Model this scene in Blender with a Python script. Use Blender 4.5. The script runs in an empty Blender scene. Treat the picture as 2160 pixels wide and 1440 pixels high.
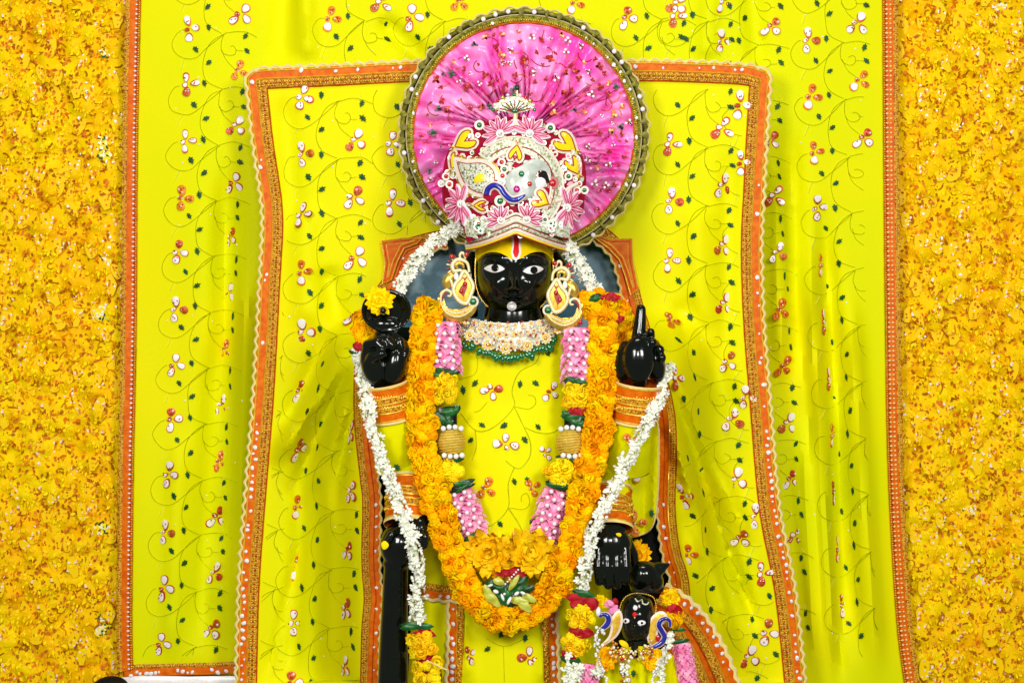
import bpy, bmesh, math, random
from mathutils import Vector, Matrix, noise
from mathutils.geometry import delaunay_2d_cdt

# ------------------------------------------------------------------ camera, world, lamps, exposure
S = bpy.context.scene
C = S.collection
D = 4.0                                    # metres from the camera to the plane y = 0, where 1 px of the photo is 1 mm
cam = bpy.data.cameras.new('camera'); camo = bpy.data.objects.new('camera', cam); C.objects.link(camo)
camo.location = (0, -D, 0); camo.rotation_euler = (math.radians(90), 0, 0)
cam.sensor_width = 36; cam.lens = 36 * D / 2.16; cam.clip_end = 100; cam.clip_start = 0.05
S.camera = camo
wd = bpy.data.worlds.new('World'); S.world = wd; wd.use_nodes = True
wd.node_tree.nodes['Background'].inputs[0].default_value = (1.0, 0.97, 0.93, 1)
wd.node_tree.nodes['Background'].inputs[1].default_value = 0.17

def area(name, loc, target, sx, sy, power, col=(1, 1, 1)):
    l = bpy.data.lights.new(name, 'AREA'); l.shape = 'RECTANGLE'; l.size = sx; l.size_y = sy
    l.energy = power; l.color = col
    o = bpy.data.objects.new(name, l); C.objects.link(o); o.location = loc
    o.rotation_euler = (Vector(target) - Vector(loc)).to_track_quat('-Z', 'Y').to_euler()
    return o
area('hall_lamp', (-1.3, -3.5, 0.95), (0, 0.2, -0.15), 0.7, 1.0, 66, (1, 0.985, 0.95))
area('hall_lamp', (1.4, -3.5, 0.95), (0, 0.2, -0.15), 0.7, 1.0, 66, (1, 0.985, 0.95))
area('front_lamp', (0.05, -3.7, 0.75), (0, 0.1, -0.1), 0.45, 0.4, 28, (1, 0.985, 0.95))
area('ceiling_lamp', (0.0, -1.0, 2.3), (0, 0.3, -0.1), 0.9, 0.25, 14, (1, 0.98, 0.94))
S.view_settings.view_transform = 'Standard'; S.view_settings.look = 'None'
S.view_settings.exposure = 0.0; S.view_settings.gamma = 1.0

# ------------------------------------------------------------------ helpers
R = random.Random(7)
MM = 0.001
def W(px, py, y):
    s = MM * (1 + y / D)
    return Vector(((px - 1080) * s, y, (720 - py) * s))
WM = {}
def link(o, parent=None, M=None):
    C.objects.link(o)
    M = M or Matrix.Identity(4)
    if parent is not None:
        o.parent = parent; o.matrix_basis = WM[parent.name].inverted() @ M
    else:
        o.matrix_basis = M
    WM[o.name] = M
    return o
def thing(name, label, cat, px, py, y, group=None):
    o = bpy.data.objects.new(name, None); o.empty_display_size = 0.02
    link(o, None, Matrix.Translation(W(px, py, y)))
    o['label'] = label; o['category'] = cat
    if group: o['group'] = group
    return o
def put(name, me, parent, M=None):
    return link(bpy.data.objects.new(name, me), parent, M)

def lerp(a, b, t): return a + (b - a) * t
def sst(a, b, x):
    t = max(0.0, min(1.0, (x - a) / (b - a))) if a != b else float(x > a)
    return t * t * (3 - 2 * t)
def interp(tab, v):
    if v <= tab[0][0]: return tab[0][1]
    for (a, x), (b, y) in zip(tab, tab[1:]):
        if v <= b:
            return x + (y - x) * sst(a, b, v) * 0.5 + (y - x) * 0.5 * (v - a) / (b - a)
    return tab[-1][1]
def cr(pts, n=8, closed=False):
    P = [tuple(p) for p in pts]; out = []
    m = len(P)
    rng = range(m) if closed else range(m - 1)
    for i in rng:
        if closed: p0, p1, p2, p3 = P[(i-1) % m], P[i], P[(i+1) % m], P[(i+2) % m]
        else: p0, p1, p2, p3 = P[max(i-1, 0)], P[i], P[i+1], P[min(i+2, m-1)]
        for k in range(n):
            t = k / n
            out.append(tuple(0.5 * ((2*b) + (-a + c) * t + (2*a - 5*b + 4*c - d) * t*t + (-a + 3*b - 3*c + d) * t**3)
                             for a, b, c, d in zip(p0, p1, p2, p3)))
    if not closed: out.append(P[-1])
    return out
def resample(path, step):
    out = [path[0]]; acc = 0.0
    for a, b in zip(path, path[1:]):
        L = math.dist(a, b)
        if L < 1e-9: continue
        t = step - acc
        while t <= L:
            out.append(tuple(x + (y - x) * t / L for x, y in zip(a, b))); t += step
        acc = L - (t - step)
    return out

class MB:
    def __init__(s): s.v = []; s.f = []; s.m = []
    def add(s, vs, fs, mi=0):
        o = len(s.v); s.v += [tuple(v) for v in vs]
        s.f += [tuple(i + o for i in f) for f in fs]; s.m += [mi] * len(fs)
    def tube(s, pts, rad, seg=8, mi=0, cap=True, flat=None):
        pts = [Vector(p) for p in pts]; n = len(pts); vs = []; fs = []
        if not isinstance(rad, (list, tuple)): rad = [rad] * n
        up = Vector((0, 1, 0.01))
        for i, p in enumerate(pts):
            t = (pts[min(i+1, n-1)] - pts[max(i-1, 0)]).normalized()
            a = t.cross(up)
            if a.length < 1e-4: a = t.cross(Vector((1, 0, 0)))
            a.normalize(); b = a.cross(t).normalized()
            for k in range(seg):
                w = 2 * math.pi * k / seg
                vs.append(p + a * math.cos(w) * rad[i] + b * math.sin(w) * rad[i] * (flat or 1))
        for i in range(n - 1):
            for k in range(seg):
                fs.append((i*seg + k, i*seg + (k+1) % seg, (i+1)*seg + (k+1) % seg, (i+1)*seg + k))
        if cap:
            fs.append(tuple(range(seg))[::-1]); fs.append(tuple(range((n-1)*seg, n*seg)))
        s.add(vs, fs, mi)
    def ell(s, c, r, seg=10, rings=6, mi=0, rot=None):
        c = Vector(c); vs = []; fs = []
        if not isinstance(r, (tuple, list)): r = (r, r, r)
        vs.append(Vector((0, 0, r[2])))
        for i in range(1, rings):
            ph = math.pi * i / rings
            for k in range(seg):
                th = 2 * math.pi * k / seg
                vs.append(Vector((r[0]*math.sin(ph)*math.cos(th), r[1]*math.sin(ph)*math.sin(th), r[2]*math.cos(ph))))
        vs.append(Vector((0, 0, -r[2])))
        for k in range(seg): fs.append((0, 1 + k, 1 + (k+1) % seg))
        for i in range(rings - 2):
            for k in range(seg):
                a = 1 + i*seg + k; b = 1 + i*seg + (k+1) % seg
                fs.append((a, a + seg, b + seg, b))
        l = len(vs) - 1; q = 1 + (rings-2)*seg
        for k in range(seg): fs.append((l, q + (k+1) % seg, q + k))
        if rot is not None: vs = [rot @ v for v in vs]
        s.add([v + c for v in vs], fs, mi)
    def plate(s, poly, yfn, lo=0.0, hi=0.002, grid=None, dome=0.0, mi=0, unit=None):
        """solid plate with the outline poly (photo px): its face stands hi in front of the surface yfn, its edge goes back to lo"""
        conv = unit or (lambda x, z, y: W(x, z, y))
        n = len(poly); pts = [Vector((float(p[0]), float(p[1]))) for p in poly]
        ins = []
        if grid:
            x0 = min(p.x for p in pts); x1 = max(p.x for p in pts); z0 = min(p.y for p in pts); z1 = max(p.y for p in pts)
            zz = z0 + grid * .5; row = 0
            while zz < z1:
                xx = x0 + grid * (.5 if row % 2 else .25)
                while xx < x1:
                    if inside(pts, xx, zz) and edged(pts, xx, zz) > grid * .4: ins.append(Vector((xx, zz)))
                    xx += grid
                zz += grid * .87; row += 1
        r = delaunay_2d_cdt(pts + ins, [(i, (i+1) % n) for i in range(n)], [], 1, 1e-6)
        V2, F = r[0], r[2]
        mx = 1.0
        dd = []
        if dome:
            dd = [edged(pts, v.x, v.y) for v in V2]; mx = max(max(dd), 1e-6)
        vs = []
        for i, v in enumerate(V2):
            h = hi
            if dome:
                q = dd[i] / mx; h += dome * math.sqrt(max(0, 1 - (1 - q) ** 2))
            vs.append(conv(v.x, v.y, yfn(v.x, v.y) - h))
        o = len(vs)
        fs = []
        for f in F:
            a, b, c = (V2[f[0]], V2[f[1]], V2[f[2]])
            ar = (b.x-a.x)*(c.y-a.y) - (b.y-a.y)*(c.x-a.x)
            fs.append(tuple(f) if ar < 0 else tuple(reversed(f)))
        for p in pts: vs.append(conv(p.x, p.y, yfn(p.x, p.y) - hi))
        for p in pts: vs.append(conv(p.x, p.y, yfn(p.x, p.y) - lo))
        for i in range(n):
            j = (i + 1) % n; fs.append((o + i, o + j, o + n + j, o + n + i))
        s.add(vs, fs, mi)
    def mesh(s, name, mats, smooth=True):
        me = bpy.data.meshes.new(name); me.from_pydata(s.v, [], s.f)
        if not isinstance(mats, (list, tuple)): mats = [mats]
        for m in mats: me.materials.append(m)
        me.polygons.foreach_set('material_index', s.m)
        if smooth: me.polygons.foreach_set('use_smooth', [True] * len(me.polygons))
        me.update()
        bm = bmesh.new(); bm.from_mesh(me)
        if smooth:
            for e in bm.edges:
                if len(e.link_faces) == 2 and e.calc_face_angle(0) > 0.9: e.smooth = False
        bm.to_mesh(me); bm.free()
        return me
    def build(s, name, mats, parent=None, smooth=True, M=None):
        me = s.mesh(name, mats, smooth)
        if M is None and parent is None: pass
        return put(name, me, parent, M)
def inside(pts, x, y):
    c = False; j = len(pts) - 1
    for i in range(len(pts)):
        a, b = pts[i], pts[j]
        if (a.y > y) != (b.y > y) and x < (b.x - a.x) * (y - a.y) / (b.y - a.y) + a.x: c = not c
        j = i
    return c
def edged(pts, x, y):
    m = 1e9; n = len(pts)
    for i in range(n):
        a = pts[i]; b = pts[(i+1) % n]
        dx, dy = b.x - a.x, b.y - a.y; L = dx*dx + dy*dy
        t = max(0, min(1, ((x-a.x)*dx + (y-a.y)*dy) / L)) if L > 0 else 0
        d = math.hypot(x - a.x - t*dx, y - a.y - t*dy)
        if d < m: m = d
    return m
def inset(poly, d):
    n = len(poly); ar = sum(poly[i][0]*poly[(i+1) % n][1] - poly[(i+1) % n][0]*poly[i][1] for i in range(n))
    sg = 1 if ar > 0 else -1; out = []
    for i in range(n):
        a, b, c = poly[i-1], poly[i], poly[(i+1) % n]
        t1 = Vector((b[0]-a[0], b[1]-a[1])); t2 = Vector((c[0]-b[0], c[1]-b[1]))
        if t1.length < 1e-9 or t2.length < 1e-9: out.append(b); continue
        t1.normalize(); t2.normalize()
        nn = Vector((-t1.y - t2.y, t1.x + t2.x)) * sg
        if nn.length < 1e-6: out.append(b); continue
        nn.normalize(); k = max(0.5, nn.dot(Vector((-t1.y, t1.x)) * sg))
        out.append((b[0] + nn.x * d / k, b[1] + nn.y * d / k))
    return out
def circ(x, y, r, n=14, ry=None, a0=0):
    ry = ry or r
    return [(x + r*math.cos(2*math.pi*k/n + a0), y + ry*math.sin(2*math.pi*k/n + a0)) for k in range(n)]
def local(x, z, y): return Vector((x * MM, y, -z * MM))        # small motifs, modelled round their own origin in px
def frame(n, roll=0.0):
    """rotation that turns local -Y towards n"""
    n = Vector(n).normalized(); Y = -n
    Z = Vector((0, 0, 1)); X = Y.cross(Z)
    if X.length < 1e-4: X = Vector((1, 0, 0))
    X.normalize(); Z = X.cross(Y).normalized()
    M = Matrix((X, Y, Z)).transposed()
    return Matrix.Rotation(roll, 3, n) @ M
def mtx(loc, n=(0, -1, 0), roll=0.0, sc=1.0):
    return Matrix.Translation(loc) @ (frame(n, roll) * sc).to_4x4()
def normal_at(yfn, px, py, e=4):
    dx = (yfn(px+e, py) - yfn(px-e, py)) / (2*e*MM); dz = -(yfn(px, py+e) - yfn(px, py-e)) / (2*e*MM)
    return Vector((dx, -1, dz)).normalized()
def remesh(mb, voxel, mats, name, smooth=6):
    me = mb.mesh(name + '_src', mats)
    o = bpy.data.objects.new(name + '_src', me); C.objects.link(o)
    m = o.modifiers.new('r', 'REMESH'); m.mode = 'VOXEL'; m.voxel_size = voxel; m.use_smooth_shade = True
    if smooth:
        q = o.modifiers.new('s', 'SMOOTH'); q.iterations = smooth; q.factor = 0.5
    dg = bpy.context.evaluated_depsgraph_get()
    r = bpy.data.meshes.new_from_object(o.evaluated_get(dg))
    bpy.data.objects.remove(o); bpy.data.meshes.remove(me)
    r.name = name; r.materials.clear()
    for k in (mats if isinstance(mats, (list, tuple)) else [mats]): r.materials.append(k)
    r.polygons.foreach_set('use_smooth', [True] * len(r.polygons))
    return r

# ------------------------------------------------------------------ materials
MATS = {}
def mat(name, c1, c2=None, rough=0.6, metal=0.0, spec=0.3, nscale=60, bump=0.0, bscale=300, coat=0.0, sheen=0.0,
        rnd=0.0, lo=0.35, hi=0.65, detail=3, subs=0.0, aniso=None, c3=None, n3=20, lo3=0.55, hi3=0.65):
    m = bpy.data.materials.new(name); m.use_nodes = True; nt = m.node_tree; N = nt.nodes; L = nt.links
    b = N['Principled BSDF']
    b.inputs['Roughness'].default_value = rough; b.inputs['Metallic'].default_value = metal
    b.inputs['Specular IOR Level'].default_value = spec
    b.inputs['Coat Weight'].default_value = coat; b.inputs['Coat Roughness'].default_value = 0.05
    b.inputs['Sheen Weight'].default_value = sheen
    tc = N.new('ShaderNodeTexCoord'); geo = N.new('ShaderNodeNewGeometry')
    col = None
    if c2 is not None:
        nz = N.new('ShaderNodeTexNoise'); nz.inputs['Scale'].default_value = nscale; nz.inputs['Detail'].default_value = detail
        L.new(tc.outputs['Object'], nz.inputs['Vector'])
        mr = N.new('ShaderNodeMapRange'); mr.inputs[1].default_value = lo; mr.inputs[2].default_value = hi
        L.new(nz.outputs['Fac'], mr.inputs[0])
        mx = N.new('ShaderNodeMix'); mx.data_type = 'RGBA'
        mx.inputs[6].default_value = (*c1, 1); mx.inputs[7].default_value = (*c2, 1)
        L.new(mr.outputs[0], mx.inputs[0]); col = mx.outputs[2]
        if c3 is not None:
            nz3 = N.new('ShaderNodeTexNoise'); nz3.inputs['Scale'].default_value = n3; nz3.inputs['Detail'].default_value = 4
            L.new(tc.outputs['Object'], nz3.inputs['Vector'])
            mr3 = N.new('ShaderNodeMapRange'); mr3.inputs[1].default_value = lo3; mr3.inputs[2].default_value = hi3
            L.new(nz3.outputs['Fac'], mr3.inputs[0])
            mx3 = N.new('ShaderNodeMix'); mx3.data_type = 'RGBA'
            L.new(mr3.outputs[0], mx3.inputs[0]); L.new(col, mx3.inputs[6]); mx3.inputs[7].default_value = (*c3, 1)
            col = mx3.outputs[2]
    else:
        rg = N.new('ShaderNodeRGB'); rg.outputs[0].default_value = (*c1, 1); col = rg.outputs[0]
    if rnd:
        oi = N.new('ShaderNodeObjectInfo'); hs = N.new('ShaderNodeHueSaturation')
        m1 = N.new('ShaderNodeMapRange'); m1.inputs[3].default_value = 0.5 - rnd * 0.06; m1.inputs[4].default_value = 0.5 + rnd * 0.06
        L.new(oi.outputs['Random'], m1.inputs[0]); L.new(m1.outputs[0], hs.inputs['Hue'])
        mm = N.new('ShaderNodeMath'); mm.operation = 'MULTIPLY'; mm.inputs[1].default_value = 7.31
        fr = N.new('ShaderNodeMath'); fr.operation = 'FRACT'
        L.new(oi.outputs['Random'], mm.inputs[0]); L.new(mm.outputs[0], fr.inputs[0])
        m2 = N.new('ShaderNodeMapRange'); m2.inputs[3].default_value = 1 - rnd * 0.4; m2.inputs[4].default_value = 1 + rnd * 0.25
        L.new(fr.outputs[0], m2.inputs[0]); L.new(m2.outputs[0], hs.inputs['Value'])
        L.new(col, hs.inputs['Color']); col = hs.outputs[0]
    L.new(col, b.inputs['Base Color'])
    if bump:
        nb = N.new('ShaderNodeTexNoise'); nb.inputs['Scale'].default_value = bscale; nb.inputs['Detail'].default_value = 3
        L.new(tc.outputs['Object'], nb.inputs['Vector'])
        bp = N.new('ShaderNodeBump'); bp.inputs['Strength'].default_value = bump; bp.inputs['Distance'].default_value = 0.002
        L.new(nb.outputs['Fac'], bp.inputs['Height']); L.new(bp.outputs[0], b.inputs['Normal'])
    if subs:
        b.inputs['Subsurface Weight'].default_value = subs; b.inputs['Subsurface Radius'].default_value = (0.006, 0.003, 0.001)
    MATS[name] = m
    return m
yellow = mat('lime_yellow_silk', (0.76, 0.80, 0.0), (0.85, 0.80, 0.0), rough=0.62, spec=0.06, nscale=3.2, bump=0.12, bscale=24)
yellow2 = mat('robe_yellow_silk', (0.81, 0.82, 0.0), (0.88, 0.82, 0.0), rough=0.58, spec=0.06, nscale=5, bump=0.12, bscale=30)
goldcl = mat('gold_brocade', (0.96, 0.52, 0.0), (0.96, 0.72, 0.0), rough=0.6, spec=0.08, nscale=9, bump=0.9, bscale=150,
             c3=(0.62, 0.20, 0.0), n3=45, lo3=0.58, hi3=0.74)
orange = mat('orange_satin', (0.70, 0.10, 0.0), (0.82, 0.19, 0.003), rough=0.45, spec=0.12, nscale=70, bump=0.3, bscale=220)
braid = mat('gold_braid', (0.82, 0.42, 0.01), (0.34, 0.08, 0.0), rough=0.4, spec=0.3, nscale=210, lo=0.42, hi=0.6, bump=0.8, bscale=420)
zari = mat('zari_gold_thread', (0.93, 0.66, 0.06), (0.80, 0.42, 0.02), rough=0.35, metal=0.35, spec=0.5, nscale=120)
rust = mat('rust_thread', (0.42, 0.04, 0.0), (0.55, 0.10, 0.0), rough=0.7, spec=0.1, nscale=100)
cream = mat('cream_lace', (0.90, 0.78, 0.36), (0.88, 0.66, 0.20), rough=0.6, spec=0.15, nscale=90)
whiteq = mat('white_sequin', (0.97, 0.94, 0.92), (0.86, 0.80, 0.78), rough=0.28, spec=0.6, nscale=200, rnd=0.12)
copper = mat('copper_thread', (0.44, 0.04, 0.003), (0.66, 0.13, 0.02), rough=0.42, metal=0.25, spec=0.4, nscale=160, rnd=0.25)
copper2 = mat('orange_thread', (0.85, 0.30, 0.01), (0.74, 0.16, 0.0), rough=0.45, metal=0.1, spec=0.3, nscale=160, rnd=0.2)
leafg = mat('green_thread', (0.01, 0.13, 0.012), (0.015, 0.05, 0.01), rough=0.5, spec=0.2, nscale=250, rnd=0.6)
vinem = mat('olive_thread', (0.40, 0.43, 0.0), (0.60, 0.64, 0.0), rough=0.6, spec=0.1, nscale=50)
palevine = mat('silver_thread', (0.95, 0.96, 0.55), None, rough=0.4, spec=0.4)
pinkcl = mat('pink_satin', (0.97, 0.085, 0.52), (1.0, 0.38, 0.72), rough=0.25, spec=0.5, nscale=16, bump=0.25, bscale=35)
stone = mat('black_polished_stone', (0.0012, 0.003, 0.0012), (0.003, 0.006, 0.0025), rough=0.13, spec=0.46, nscale=12, coat=0.12)
slate = mat('blue_grey_slab', (0.04, 0.15, 0.21), (0.34, 0.56, 0.66), rough=0.34, spec=0.3, nscale=14, detail=9, lo=0.44, hi=0.60,  # pale noise patches put the polished slab's reflections into its colour
            c3=(0.008, 0.03, 0.032), n3=9, lo3=0.58, hi3=0.68)
marig = mat('marigold_petal', (1.0, 0.44, 0.0), (1.0, 0.60, 0.0), rough=0.7, spec=0.05, nscale=70, rnd=0.4, subs=0.0)
marigy = mat('yellow_marigold_petal', (1.0, 0.62, 0.0), (1.0, 0.76, 0.01), rough=0.7, spec=0.06, nscale=50, rnd=0.3)
core = mat('garland_gap_shade', (0.42, 0.08, 0.0), (0.22, 0.03, 0.0), rough=0.8, spec=0.05, nscale=90)  # dark red string colour paints the shade in gaps between blooms
jas = mat('jasmine_petal', (0.96, 0.96, 0.88), (0.90, 0.93, 0.76), rough=0.6, spec=0.15, nscale=120, rnd=0.08)
jasg = mat('jasmine_calyx', (0.42, 0.52, 0.16), None, rough=0.7, spec=0.1)
pinkp = mat('pink_petal', (0.90, 0.17, 0.42), (0.97, 0.46, 0.66), rough=0.6, spec=0.15, nscale=60, rnd=0.12)
pearl = mat('white_bead', (0.93, 0.91, 0.88), None, rough=0.2, spec=0.6, coat=0.3)
pearlp = mat('pale_pink_bead', (0.95, 0.78, 0.84), None, rough=0.25, spec=0.5)
redp = mat('red_petal', (0.50, 0.005, 0.012), (0.30, 0.0, 0.005), rough=0.5, spec=0.2, nscale=60)
leafm = mat('green_leaf', (0.015, 0.16, 0.02), (0.004, 0.05, 0.008), rough=0.35, spec=0.4, nscale=50)
leafd = mat('dark_leaf', (0.008, 0.06, 0.012), (0.004, 0.02, 0.006), rough=0.3, spec=0.5, nscale=60)
gold = mat('gold_metal', (0.95, 0.66, 0.12), (0.75, 0.45, 0.06), rough=0.28, metal=0.75, spec=0.5, nscale=150)
goldp = mat('pale_gold_enamel', (0.93, 0.82, 0.52), (0.88, 0.70, 0.30), rough=0.32, metal=0.2, spec=0.5, nscale=170)
ivory = mat('ivory_enamel', (0.82, 0.66, 0.50), (0.88, 0.75, 0.64), rough=0.3, spec=0.5, nscale=90)
silver = mat('stone_set_silver', (0.80, 0.82, 0.66), (0.30, 0.33, 0.10), rough=0.3, metal=0.25, spec=0.5, nscale=190, lo=0.48, hi=0.62, bump=0.6, bscale=500)
crimson = mat('crimson_velvet', (0.42, 0.004, 0.03), (0.28, 0.002, 0.02), rough=0.6, spec=0.15, nscale=50)
enyel = mat('yellow_enamel', (0.96, 0.78, 0.02), (0.92, 0.66, 0.0), rough=0.22, spec=0.5, nscale=40)
redline = mat('maroon_enamel', (0.36, 0.03, 0.02), None, rough=0.3, spec=0.4)
enpink = mat('pink_enamel', (0.90, 0.28, 0.48), (0.95, 0.50, 0.62), rough=0.25, spec=0.5, nscale=45, rnd=0.1)
enwhite = mat('white_enamel', (0.95, 0.92, 0.90), None, rough=0.25, spec=0.5)
enblue = mat('blue_enamel', (0.012, 0.012, 0.28), (0.02, 0.03, 0.40), rough=0.15, spec=0.6, nscale=60, coat=0.4)
gemg = mat('green_gem', (0.0, 0.10, 0.02), (0.005, 0.22, 0.06), rough=0.08, spec=0.8, nscale=250, coat=0.6)
gemr = mat('red_gem', (0.62, 0.01, 0.01), (0.40, 0.0, 0.01), rough=0.1, spec=0.8, nscale=250, coat=0.5)
gemw = mat('clear_gem', (0.85, 0.88, 0.86), (0.35, 0.42, 0.40), rough=0.08, spec=0.9, nscale=420, lo=0.48, hi=0.55)
gemm = mat('magenta_gem', (0.55, 0.0, 0.22), None, rough=0.1, spec=0.8, coat=0.5)
black = mat('dark_void', (0.004, 0.004, 0.003), None, rough=0.6, spec=0.2)
paint = mat('yellow_paste', (0.93, 0.72, 0.0), (0.86, 0.60, 0.0), rough=0.65, spec=0.1, nscale=60, bump=0.2, bscale=200)
redpaint = mat('red_paste', (0.80, 0.012, 0.008), (0.70, 0.01, 0.01), rough=0.5, spec=0.2, nscale=60)
olive = mat('olive_gold_lace', (0.42, 0.40, 0.03), (0.13, 0.14, 0.01), rough=0.4, metal=0.2, spec=0.4, nscale=120, lo=0.42, hi=0.6, bump=0.8, bscale=300)
olived = mat('dark_olive_ribbon', (0.42, 0.40, 0.07), (0.14, 0.13, 0.015), rough=0.4, spec=0.3, nscale=60, bump=0.5, bscale=160)
ball = mat('gold_thread_ball', (0.72, 0.60, 0.14), (0.55, 0.42, 0.06), rough=0.45, spec=0.3, nscale=100)
gflake = [mat('gold_flake_%d' % k, c, None, rough=0.5, spec=0.12) for k, c in enumerate(((0.98, 0.64, 0.0), (0.96, 0.52, 0.0), (1.0, 0.76, 0.0), (0.80, 0.32, 0.0), (0.42, 0.13, 0.0)))]
goldw = mat('white_gold', (0.86, 0.88, 0.82), (0.60, 0.58, 0.40), rough=0.3, metal=0.25, spec=0.5, nscale=160)
wallm = mat('plaster_wall', (0.50, 0.42, 0.25), (0.42, 0.35, 0.2), rough=0.9, spec=0.1, nscale=10)

# ------------------------------------------------------------------ cloth surfaces
def fold(px, py, fl):
    h = 0.0
    for x0, y0, x1, y1, w, a in fl:
        dx, dy = x1 - x0, y1 - y0; L2 = dx*dx + dy*dy
        t = ((px - x0)*dx + (py - y0)*dy) / L2
        tc = max(0.0, min(1.0, t))
        d2 = (px - x0 - tc*dx)**2 + (py - y0 - tc*dy)**2
        e = d2 / (w*w)
        if e < 9: h += 1.9 * a * math.exp(-e) * (sst(-.02, .18, t) * (1 - sst(.82, 1.02, t)) if abs(t - .5) < .6 else 0)
    return h
back_folds = [(480, 330, 470, 1250, 26, .030), (520, 560, 500, 1380, 16, -.022), (450, 700, 425, 1380, 22, .016), (380, 900, 360, 1400, 22, -.010),
              (1660, 240, 1700, 1000, 24, .022), (1700, 500, 1760, 1440, 20, -.020), (1735, 420, 1800, 1400, 18, .024), (1680, 700, 1720, 1440, 14, -.016),
              (1790, 600, 1850, 1440, 20, -.018), (1640, 300, 1650, 800, 20, -.016), (1760, 900, 1775, 1460, 12, .016), (600, -40, 590, 140, 26, .012),
              (640, -40, 650, 130, 20, -.012), (800, 40, 900, 130, 18, .016), (1500, -30, 1490, 130, 22, -.010), (1585, -30, 1600, 140, 22, .012)]
def backY(px, py):
    return 0.46 + fold(px, py, back_folds) + 0.006 * math.sin(px * .021 + 1.3 * math.sin(py * .004)) * sst(0, 500, py) \
        + 0.010 * (noise.noise((px * .006, py * .0022, 1.3)))
in_folds = [(752, 700, 575, 985, 20, -.024), (742, 740, 610, 1060, 15, .020), (762, 790, 660, 1040, 14, -.016), (748, 800, 700, 1100, 12, .014), (700, 1000, 690, 1440, 18, -.012),
            (640, 1000, 610, 1440, 20, .014), (690, 560, 720, 700, 22, .012), (640, 420, 650, 700, 30, -.010), (700, 690, 600, 900, 16, .012),
            (1412, 800, 1600, 1330, 13, .022), (1405, 830, 1560, 1420, 15, -.024), (1420, 790, 1585, 1150, 15, -.014), (1400, 900, 1480, 1440, 16, .014), (1440, 620, 1560, 900, 26, .012),
            (1470, 420, 1480, 700, 30, -.010), (1540, 300, 1530, 800, 20, .008), (1450, 1100, 1540, 1440, 15, -.014), (600, 200, 620, 500, 24, .008),
            (1408, 835, 1598, 1320, 9, .012), (1402, 880, 1470, 1080, 9, -.010), (1425, 640, 1470, 800, 12, .008), (748, 745, 590, 960, 9, -.010), (755, 820, 715, 1010, 9, .009), (640, 1120, 560, 1440, 10, .008)]
def innerY(px, py):
    h = 0.345 + fold(px, py, in_folds) + 0.006 * noise.noise((px * .007, py * .003, 4.1))
    k = sst(640, 800, py)
    h -= k * 0.17 * sst(655, 770, px) * (1 - sst(1100, 1110, px))
    h -= k * 0.17 * (1 - sst(1405, 1520, px)) * sst(1100, 1110, px)
    return h

def ribbon(parent, path, bands, yfn, step=5.0):
    """sewn-on border: bands = (name, from, to, material, height, wave amplitude, wave length, thickness); first band is the part, the rest its sub-parts"""
    P = resample(path, step); n = len(P); top = None
    NN = []
    for i in range(n):
        a = P[max(i-1, 0)]; b = P[min(i+1, n-1)]
        t = Vector((b[0]-a[0], b[1]-a[1])); t.normalize(); NN.append((t.y, -t.x))
    for (nm, o0, o1, m, h, wa, wl, th) in bands:
        mb = MB(); vs = []; fs = []
        for i, p in enumerate(P):
            w = wa * math.sin(2 * math.pi * i * step / wl) if wa else 0
            w += 0.6 * noise.noise((i * .21, o0 * .3, 2.0))
            for k, (o, hh) in enumerate(((o0 + w * (1 if wa else 0), 0), (o0 + w, h), ((o0 + o1) / 2 + w, h + th), (o1 + w, h), (o1 + w, 0))):
                x = p[0] + NN[i][0] * o; z = p[1] + NN[i][1] * o
                vs.append(W(x, z, yfn(x, z) - hh))
        for i in range(n - 1):
            for k in range(4):
                q = (i*5 + k, i*5 + k + 1, (i+1)*5 + k + 1, (i+1)*5 + k); fs.append(q)
        mb.add(vs, fs)
        o = mb.build(nm, m, top or parent)
        if top is None: top = o
    return top, P, NN
def knots(parent, P, NN, off, yfn, h, spacing, r, m, name, ang=0.0, jit=0.0, seg=6):
    """row of stitched knots along a border, one part"""
    mb = MB(); acc = 0.0
    k = max(1, int(round(spacing / 5.0)))
    for i in range(0, len(P), k):
        o = off + R.uniform(-jit, jit); x = P[i][0] + NN[i][0] * o; z = P[i][1] + NN[i][1] * o
        a = math.atan2(NN[i][1], NN[i][0]) + ang * (1 if (i // k) % 2 else -1)
        s = 1 + yfn(x, z) / D
        rr = [q * MM * s * R.uniform(.8, 1.15) for q in r]
        mb.ell(W(x, z, yfn(x, z) - h), rr, seg, 4, rot=Matrix.Rotation(a, 3, 'Y'))
    return mb.build(name, m, parent)
def sequins(parent, P, NN, off, yfn, h, spacing, m, name='sequin', lo=2.5, hi=5.5, jit=2.5, prob=.75):
    for i in range(3, len(P) - 3, max(1, int(spacing / 5.0))):
        if R.random() > prob: continue
        o = off + R.uniform(-jit, jit); x = P[i][0] + NN[i][0] * o + R.uniform(-2, 2); z = P[i][1] + NN[i][1] * o + R.uniform(-3, 3)
        if not (-20 < x < 2180 and -20 < z < 1460): continue
        me = SEQ[R.randrange(len(SEQ))]
        put(name, me, parent, mtx(W(x, z, yfn(x, z) - h), normal_at(yfn, x, z), R.uniform(0, 6.3), R.uniform(lo, hi) / 5 * (1 + yfn(x, z) / D)))

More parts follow.
